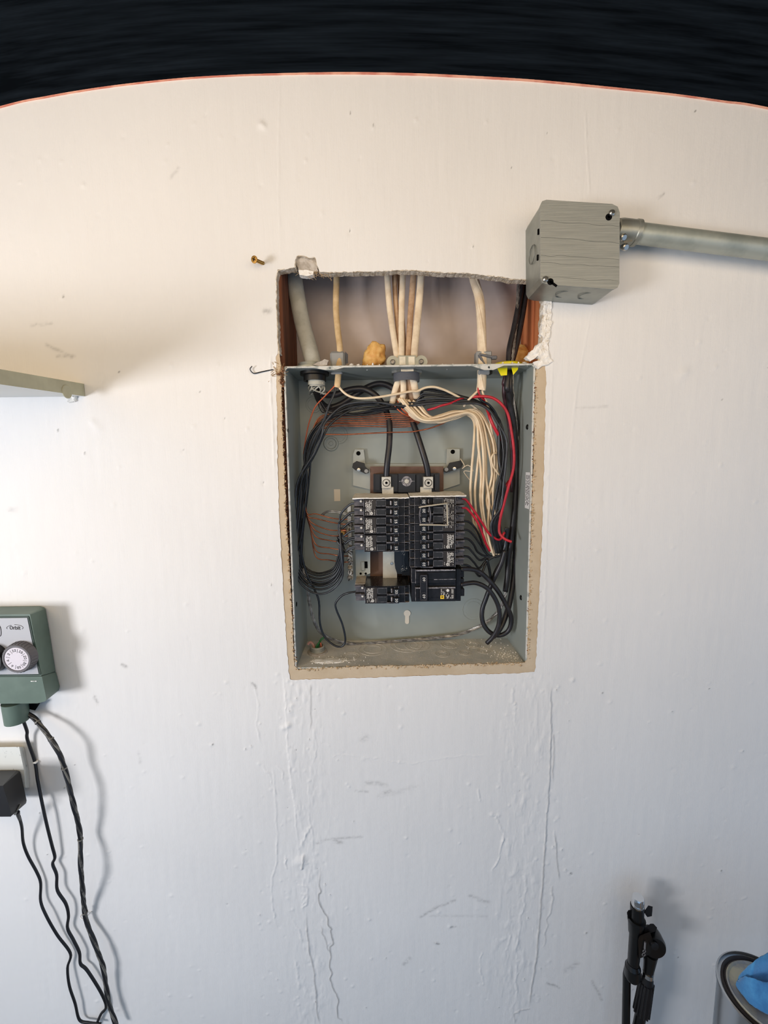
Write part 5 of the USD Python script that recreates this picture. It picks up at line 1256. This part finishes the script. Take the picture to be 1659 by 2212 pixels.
part(tm, 'brand_print', dashes(0, .001, 0, .0105, lambda a, b, c, d: bx(pt('m', 465, 1410, FD)[0] + c, pt('m', 465, 1410, FD)[0] + d, FD / 1000 - .0006, FD / 1000 + .0005, pt('m', 465, 1405, FD)[2] - .0012, pt('m', 465, 1405, FD)[2]), 5, .002, .0005, 0), 'sticker_white', smooth=False)
sp_ = pt('m', 250, 1730, -20)
part(tm, 'cable_spout', turned([(.0, -.03), (.0145, -.03), (.0155, 0), (0, 0)], np.array([pt('m', 255, 1900, -20)[0], -.020, sp_[2] - .0]), (0, 0, 1), 28), 'timer_green')
part(tm, 'bottom_hole', hull([pt('m', 430, 1770, -12), pt('m', 640, 1760, -12), pt('m', 560, 1880, -8), pt('m', 440, 1850, -8), pt('m', 430, 1770, -6), pt('m', 640, 1760, -6)]), 'hole_black')
part(tm, 'side_slot', hull([pt('m', 862, 1440, -9), pt('m', 905, 1400, -4), pt('m', 900, 1385, -4), pt('m', 858, 1425, -9), pt('m', 868, 1440, -6), pt('m', 908, 1400, -2)]), 'hole_black')

# outlet box and power adapter
ob = thing('outlet_box', 'white paint speckled outlet box cut off by the left edge', 'outlet', (at(10, 1640, 0)[0], 0, at(10, 1700, 0)[2]))
f_ = [pt('o', x, y, -16) for x, y in ((480, 270), (470, 300), (600, 850), (640, 1300))]; b_ = [pt('o', x, y, -1) for x, y in ((590, 270), (610, 310), (720, 860), (740, 1300))]
part(ob, 'box', hull(f_ + b_ + [ext_left(p, .11) for p in f_ + b_]), 'plate_white', smooth=30)
ad = thing('power_adapter', 'black plug in power adapter at the left edge below the timer', 'power adapter', (at(10, 1700, -.03)[0], -.016, at(28, 1763, -.06)[2]))
f_ = [pt('o', x, y, -62) for x, y in ((40, 1290), (70, 1250), (300, 1990), (270, 2025))]; b_ = [pt('o', x, y, -18) for x, y in ((420, 860), (490, 890), (525, 960), (670, 1620), (655, 1690))]
part(ad, 'body', hull(f_ + b_ + [ext_left(p, .075) for p in f_ + b_]), 'adapter_black', smooth=25)
part(ad, 'rating_tag', hull([pt('o', x, y, d) for x, y, d in ((345, 1990, -58), (430, 1930, -50), (440, 1900, -50), (350, 1950, -59), (400, 1985, -50))]), 'adapter_tag')
part(ad, 'tag_stripe', tube([pt('o', 420, 1890, -50), pt('o', 515, 1715, -38)], .0010, 6, 4), 'adapter_tag')
part(ad, 'strain_relief', tube([pt('o', 440, 1915, -40), pt('o', 460, 2000, -36), pt('o', 490, 2110, -30)], [.0028, .0022, .0014], 10, 4), 'cord_black')


def cord(name, label, r, segs, m='cord_black', seed=0):
    p = np.array(run(segs))
    return single(name, tube(p, r, 9, 6), m, label, 'cord', smooth=True)


acord = thing_ad = part(ad, 'cord', tube(run([('l', [(140, 690, -30), (160, 770, -20), (170, 880, -12), (205, 980, -8), (270, 1100, -6), (298, 1180, -6), (298, 1310, -8), (340, 1420, -10), (420, 1560, -8), (516, 1695, -6), (495, 1800, -8), (508, 1930, -10), (550, 2060, -9), (582, 2180, -8), (650, 2202, -8), (740, 2212, -8)])]), .0019, 9, 6), 'cord_black', smooth=True)
part(tm, 'cord', tube(run([('m', [(330, 1900, -19), (375, 2050, -16), (430, 2212, -12)]), ('l', [(200, 125, -8), (255, 290, -3), (275, 420, -8), (310, 600, -12), (345, 760, -12), (380, 900, -10), (402, 990, -8), (386, 1040, -8), (415, 1120, -9), (420, 1230, -10), (482, 1330, -10), (502, 1420, -9), (495, 1510, -8), (540, 1600, -9), (582, 1690, -9), (590, 1770, -9), (640, 1820, -9), (740, 1980, -8), (778, 2085, -6), (740, 2140, -6), (700, 2230, -6)])]), .0021, 9, 6), 'cord_black', smooth=True)
part(tm, 'cord_clip', bx(pt('l', 245, 285, -3)[0], pt('l', 272, 285, -3)[0], -.0055, -.0004, pt('l', 255, 300, -3)[2], pt('l', 255, 285, -3)[2], .0008), 'plaster_bit')
bp = np.array(run([('m', [(420, 1915, -14), (540, 2000, -16), (620, 2090, -20)]), ('l', [(350, 90, -26), (430, 220, -30), (480, 370, -28), (530, 560, -30), (575, 760, -24), (590, 870, -20), (592, 1020, -26), (602, 1200, -26), (622, 1380, -12), (636, 1470, -10), (700, 1640, -16), (756, 1790, -16), (775, 1930, -14), (800, 2060, -14), (855, 2225, -14)])]))
sp = spline(bp, 10)
bd = thing('cable_bundle', 'twisted bundle of black and grey valve wires curving down the wall below the timer', 'cable', bp[0])
ph = np.r_[0, np.cumsum(np.linalg.norm(np.diff(sp, axis=0), axis=1))] / .05 * 2 * np.pi / 2
for k, (m_, rad) in enumerate((('cord_black', .0021), ('cord_grey', .0017), ('cord_black', .0016), ('cord_grey', .0013))):
    o = ph + k * math.pi / 2
    part(bd, 'strand', tube(sp + np.stack([np.cos(o) * .0017, np.sin(o) * .0017, 0 * o], 1), rad, 8, smooth_path=False), m_, smooth=True)
for x, y in ((265, 8), (372, 125), (470, 345), (586, 858), (614, 1388)):
    p = np.array(px('l', x, y)); i = np.argmin([np.hypot(*(np.array([CR @ (s - CAM), -CU @ (s - CAM)]) / (FW @ (s - CAM)) * F + [W / 2, H / 2] - p)) for s in sp])
    i = min(max(i, 1), len(sp) - 2)
    t_ = sp[i + 1] - sp[i - 1]
    part(bd, 'tie', turned([(.0028, -.0010), (.0038, -.0010), (.0038, .0010), (.0028, .0010), (.0028, -.0010)], sp[i], t_, 12), 'cord_grey')
p = pt('l', 622, 1412, -6)
part(bd, 'wall_staple', tube([p + [-.004, .006, 0], p + [-.004, -.004, .001], p + [.003, -.006, 0], p + [.006, .006, -.001]], .0008, 6, 4), 'plaster_bit')

# ------------------------------------------------------------------ shelf at the left
base = at(183, 842, 0)
sb = thing('shelf', 'beige edged wooden shelf board fixed to the wall, its end showing at the left edge', 'shelf', base)
xx = at(180, 829, -.001)[0]
zt0, zb0_ = at(178, 829, -.001)[2], at(178, 856, -.001)[2]
zs_t, zs_b = at(0, 799, -.125)[2], at(0, 832, -.125)[2]
def arm_z(z0, ze, ye): return z0 + (ze - z0) * (ye / -.125)
YS = -.27
part(sb, 'board', hull([(x, yv, z) for x in (xx, -1.05) for yv, z in ((-.0005, zt0), (-.0005, zb0_), (YS, arm_z(zt0, zs_t, YS)), (YS, arm_z(zb0_, zs_b, YS)))]), 'shelf_white', smooth=False)
part(sb, 'end_edge', hull([(xx + d, yv, z) for d in (0, .0006) for yv, z in ((-.0006, zt0), (-.0006, zb0_), (YS, arm_z(zt0, zs_t, YS)), (YS, arm_z(zb0_, zs_b, YS)))]), 'bracket_paint', smooth=False, label='beige end edge of the shelf')
p = on_side(xx, *px('p', 910, 910))
part(sb, 'edge_knot', turned([(0, 0), (.0085, 0), (.0085, .0009), (.0075, .0014), (.0060, .0010), (0, .0008)], p + [0.0004, 0, -.002], (1, 0, 0), 24), 'bracket_paint')
blobm = lumpy(bx(-.006, .006, -.004, .001, -.004, .004, .001), .002, .002, 260, 5); blobm.apply_translation(pt('p', 1005, 1040, 0))
single('plaster_lump', blobm, 'plaster_bit', 'small white plaster lump under the end of the shelf', 'plaster lump')
# brass screw in the wall left of the opening
sh, sbp = pt('n', 405, 470, -17), pt('n', 520, 520, 1)
ws = thing('wall_screw', 'brass cross head screw sticking out of the wall left of the opening', 'screw', sbp)
dv = (sh - sbp) / np.linalg.norm(sh - sbp)
part(ws, 'shank', turned([(0, 0), (.0016, 0)] + [(.0016 + .0007 * (k % 2), .001 * k) for k in range(1, 18)] + [(0, .018)], sbp, dv, 14), 'brass')
hd_ = part(ws, 'head', turned([(0, -.003), (.0017, -.003), (.0046, .0), (.0044, .0009), (0, .0012)], sh, dv, 20), 'brass')
r_ = np.cross(dv, [0, 0, 1]); r_ /= np.linalg.norm(r_); u_ = np.cross(r_, dv)
part(hd_, 'cross_slot', cat([hull([sh + dv * .0012 + s1 * .0024 * (r_ * math.cos(a) + u_ * math.sin(a)) + s2 * .0004 * (u_ * math.cos(a) - r_ * math.sin(a)) + dv * t for s1 in (-1, 1) for s2 in (-1, 1) for t in (0, .0003)]) for a in (.5, 2.07)]), 'hole_black')
# hooked wire nail left of the box corner
single('bent_wire', tube([pt('n', 375, 1810, -4), pt('n', 350, 1850, -3), pt('n', 395, 1900, -2), pt('n', 480, 1885, -1.5), pt('n', 560, 1868, -1), pt('n', 620, 1858, 0), pt('n', 680, 1850, 3)], .0007, 6, 5), 'black_steel', 'thin dark bent wire lying on the wall at the top left corner of the box', 'wire')

# ------------------------------------------------------------------ microphone stand
DQ = -40.0
def Q(x, y, d=DQ): return pt('q', x, y, d)
sc_ = 1 / (F * ((FW[1]) - .95 * math.sin(PITCH)) / (.6 + DQ / 1000)) / 4.621           # metres per crop pixel there
ms = thing('microphone_stand', 'black microphone stand with folded boom arm at the lower right', 'microphone stand', (Q(357, 250)[0] - .03, DQ / 1000, 0.0))
ptop, plow = Q(357, 250), Q(240, 1442)
sd = (ptop - plow) / np.linalg.norm(ptop - plow)
foot = plow - sd * (plow[2] - .02) / sd[2]; foot[1] = -.17
def seg_(x0, y0, x1, y1, r0, r1, dd=0.0, n=24):
    a, b = Q(x0, y0, DQ + dd), Q(x1, y1, DQ + dd)
    return turned([(0, 0), (r0 * sc_, 0), (r1 * sc_, np.linalg.norm(b - a)), (0, np.linalg.norm(b - a))], a, b - a, n)
part(ms, 'shaft', tube([foot, plow, Q(305, 950)], 38 * sc_, 18, 4), 'stand_black', smooth=True)
part(ms, 'round_base', turned([(0, 0), (.11, 0), (.11, .012), (.10, .02), (.02, .03), (.014, .05), (0, .05)], (foot[0], foot[1], 0), (0, 0, 1), 48), 'stand_black')
part(ms, 'tube_body', cat([seg_(312, 850, 345, 520, 52, 62), seg_(340, 530, 348, 400, 68, 78)]), 'stand_black', smooth=30)
part(ms, 'height_clutch', cat([seg_(300, 985, 305, 960, 60, 74), seg_(305, 962, 310, 870, 74, 72), seg_(310, 872, 314, 835, 70, 56)]), 'stand_black', smooth=30)
part(ms, 'collar', cat([seg_(345, 420, 350, 385, 80, 80), seg_(350, 388, 354, 262, 64, 62)]), 'stand_black', smooth=30)
cap = Q(356, 262)
part(ms, 'chrome_cap', turned([(0, 0), (56 * sc_, 0), (58 * sc_, .003), (55 * sc_, .004), (58 * sc_, .006), (57 * sc_, .0115), (50 * sc_, .0145), (0, .0155)], cap, sd, 28), 'chrome')
part(ms, 'clamp_bump', hull([Q(250, 330), Q(265, 305), Q(300, 300), Q(300, 400), Q(262, 390), Q(250, 330, DQ + 10), Q(300, 300, DQ + 10), Q(300, 400, DQ + 10)]), 'stand_black')
part(ms, 'thumb_screw', cat([tube([Q(400, 320), Q(440, 318)], 14 * sc_, 8, 3), hull([Q(435, 300, DQ - 4), Q(465, 258, DQ - 3), Q(508, 270, DQ - 3), Q(500, 365, DQ - 3), Q(455, 375, DQ - 3), Q(432, 345, DQ - 4), Q(465, 258, DQ + 2), Q(508, 270, DQ + 2), Q(500, 365, DQ + 2), Q(455, 375, DQ + 2)])]), 'stand_grip')
part(ms, 'swivel_block', hull([Q(x, y, d) for d in (DQ - 12, DQ + 8) for x, y in ((380, 560), (400, 780), (545, 720), (480, 520), (360, 600), (370, 790))]), 'stand_black')
dc = Q(500, 620, DQ - 2)
part(ms, 'swivel_disc', turned([(0, -.010), (108 * sc_, -.010), (112 * sc_, -.006), (112 * sc_, .006), (100 * sc_, .010), (0, .011)], dc, (-.15, -1, .1), 36), 'stand_black', smooth=30)
part(ms, 'disc_centre', turned([(0, 0), (38 * sc_, 0), (34 * sc_, .002), (0, .003)], Q(525, 660, DQ - 13), (-.15, -1, .1), 20), 'stand_grip')
part(ms, 'wing_knob', hull([Q(x, y, d) for d in (DQ - 8, DQ + 6) for x, y in ((410, 500), (485, 440), (515, 440), (552, 480), (540, 515), (420, 560))]), 'stand_grip')
pl = [Q(425, 640, DQ - 14), Q(410, 750, DQ - 14)]
part(ms, 'embossed_mark', cat([ring(Q(418, 750, DQ - 13.6), .0022, .0005), ring(Q(424, 715, DQ - 13.6), .0020, .0005), tube([Q(432, 625, DQ - 13), Q(428, 690, DQ - 13.4)], .0014, 6, 2)]), 'print_grey')
bm = part(ms, 'boom_arm', seg_(462, 930, 492, 740, 46, 62, -2), 'stand_black', smooth=30)
part(ms, 'lower_arm', seg_(270, 1900, 395, 1320, 50, 52, -2), 'stand_black', smooth=30)
part(ms, 'silver_ring', seg_(459, 955, 464, 918, 54, 54, -2), 'chrome', smooth=30)
gr = [seg_(385, 1330, 405, 1300, 60, 72, -2), seg_(405, 1302, 440, 1080, 72, 68, -2), seg_(440, 1085, 459, 952, 68, 50, -2)]
ga, gb = Q(395, 1320, DQ - 2), Q(448, 1020, DQ - 2)
gd = (gb - ga) / np.linalg.norm(gb - ga)
g1 = np.cross(gd, [0, 1, 0]); g1 /= np.linalg.norm(g1); g2 = np.cross(gd, g1)
flutes = [tube([ga + 70 * sc_ * (math.cos(a) * g1 + math.sin(a) * g2), gb + 60 * sc_ * (math.cos(a) * g1 + math.sin(a) * g2)], 11 * sc_, 6, 2) for a in np.linspace(0, 2 * np.pi, 14, endpoint=False)]
part(ms, 'ribbed_grip', cat(gr + flutes), 'stand_grip', smooth=30)
part(ms, 'counter_tip', turned([(0, 0), (50 * sc_, 0), (40 * sc_, -.015), (0, -.02)], Q(270, 1900, DQ - 2), gd, 18), 'stand_grip')

# ------------------------------------------------------------------ paint can with a blue rag at the bottom right
ZC = 1.055
cc_ = atz(1656, 2152, ZC)
rcan = np.linalg.norm(atz(1567, 2152, ZC) - cc_) * .99
hc = .118
pcn = thing('paint_can', 'small open topped steel paint can with a stained lid at the lower right corner', 'paint can', (cc_[0], cc_[1], ZC - hc))
part(pcn, 'can_body', turned([(0, 0), (rcan * .96, 0), (rcan * .98, .002), (rcan * .96, .004), (rcan * .96, hc - .006), (rcan, hc - .004), (rcan, hc), (rcan * .965, hc + .001), (rcan * .955, hc - .003), (rcan * .87, hc - .003), (0, hc - .004)], (cc_[0], cc_[1], ZC - hc), (0, 0, 1), 60), 'can_steel')
part(pcn, 'lid_groove', turned([(rcan * .75, -.0028), (rcan * .90, -.0028), (rcan * .90, -.0008), (rcan * .86, .0002), (rcan * .82, -.0020), (rcan * .75, -.002), (rcan * .75, -.0028)], cc_, (0, 0, 1), 60), 'can_groove')
part(pcn, 'lid', turned([(0, -.004), (rcan * .79, -.004), (rcan * .79, -.001), (rcan * .76, .0004), (rcan * .72, -.0016), (0, -.0018)], cc_, (0, 0, 1), 60), 'can_lid', label='beige grey stained lid')
# rag: a folded cloth lying over the can
lowe = [(603, 1125), (650, 1215), (760, 1390), (880, 1545), (1050, 1730), (1230, 1860), (1446, 1945), (1700, 2010)]
upe = [(690, 960), (780, 830), (900, 720), (1060, 600), (1200, 500), (1330, 400), (1460, 310), (1700, 160)]
nu, nv = 60, 40
L3 = spline([atz(*px('r', x, y), ZC + .003) for x, y in lowe], 12); U3 = spline([atz(*px('r', x, y), ZC + .004 + .034 * min(1, i_ / 3)) for i_, (x, y) in enumerate(upe)], 12)
def resam(p, n):
    s = np.r_[0, np.cumsum(np.linalg.norm(np.diff(p, axis=0), axis=1))]; return np.stack([np.interp(np.linspace(0, s[-1], n), s, p[:, k]) for k in range(3)], 1)
L3, U3 = resam(L3, nu), resam(U3, nu)
tv = np.linspace(0, 1, nv)[None, :, None]
G = L3[:, None] * (1 - tv) + U3[:, None] * tv
uu, vv = np.meshgrid(np.linspace(0, 1, nu), np.linspace(0, 1, nv), indexing='ij')
bulge = .010 * np.sin(np.pi * vv) * np.clip(uu * 4, .1, 1) + .006 * (meshkit.fbm(np.stack([uu * 6, vv * 5, 0 * uu], -1), 3, 3) - .5) - .030 * np.exp(-((vv - .68 + .10 * uu) / .12) ** 2) * np.clip(uu * 4, 0, 1)
G[..., 2] += bulge
ii = np.arange(nu * nv).reshape(nu, nv)
qf = np.vstack([np.stack([ii[:-1, :-1].ravel(), ii[1:, :-1].ravel(), ii[1:, 1:].ravel()], 1), np.stack([ii[:-1, :-1].ravel(), ii[1:, 1:].ravel(), ii[:-1, 1:].ravel()], 1)])
top = G.reshape(-1, 3); bot_ = top - [0, 0, .0016]
edge = np.concatenate([ii[:, 0], ii[-1, 1:], ii[-2::-1, -1], ii[0, -2:0:-1]]); e2 = np.roll(edge, -1); n0 = nu * nv
rag = trimesh.Trimesh(np.vstack([top, bot_]), np.vstack([qf, qf[:, ::-1] + n0, np.stack([edge, edge + n0, e2 + n0], 1), np.stack([edge, e2 + n0, e2], 1)]), process=False)
trimesh.repair.fix_normals(rag)
single('rag', rag, 'rag_blue', 'crumpled blue cloth rag draped over the paint can at the lower right', 'rag', smooth=50)
wb = thing('workbench', None, None, (.85, -.28, 0))
data(stage.GetPrimAtPath(wb), label='plain wooden bench carrying the paint can just below view', category='workbench')
zb_ = ZC - hc
part(wb, 'bench_top', bx(cc_[0] - .055, 1.3, -.50, -.125, zb_ - .03, zb_ - .0002, .002), 'wood_plain')
for x in (cc_[0] + .02, 1.26):
    for y in (-.47, -.155):
        part(wb, 'leg', bx(x - .02, x + .02, y - .02, y + .02, 0, zb_ - .03, .002), 'wood_plain')
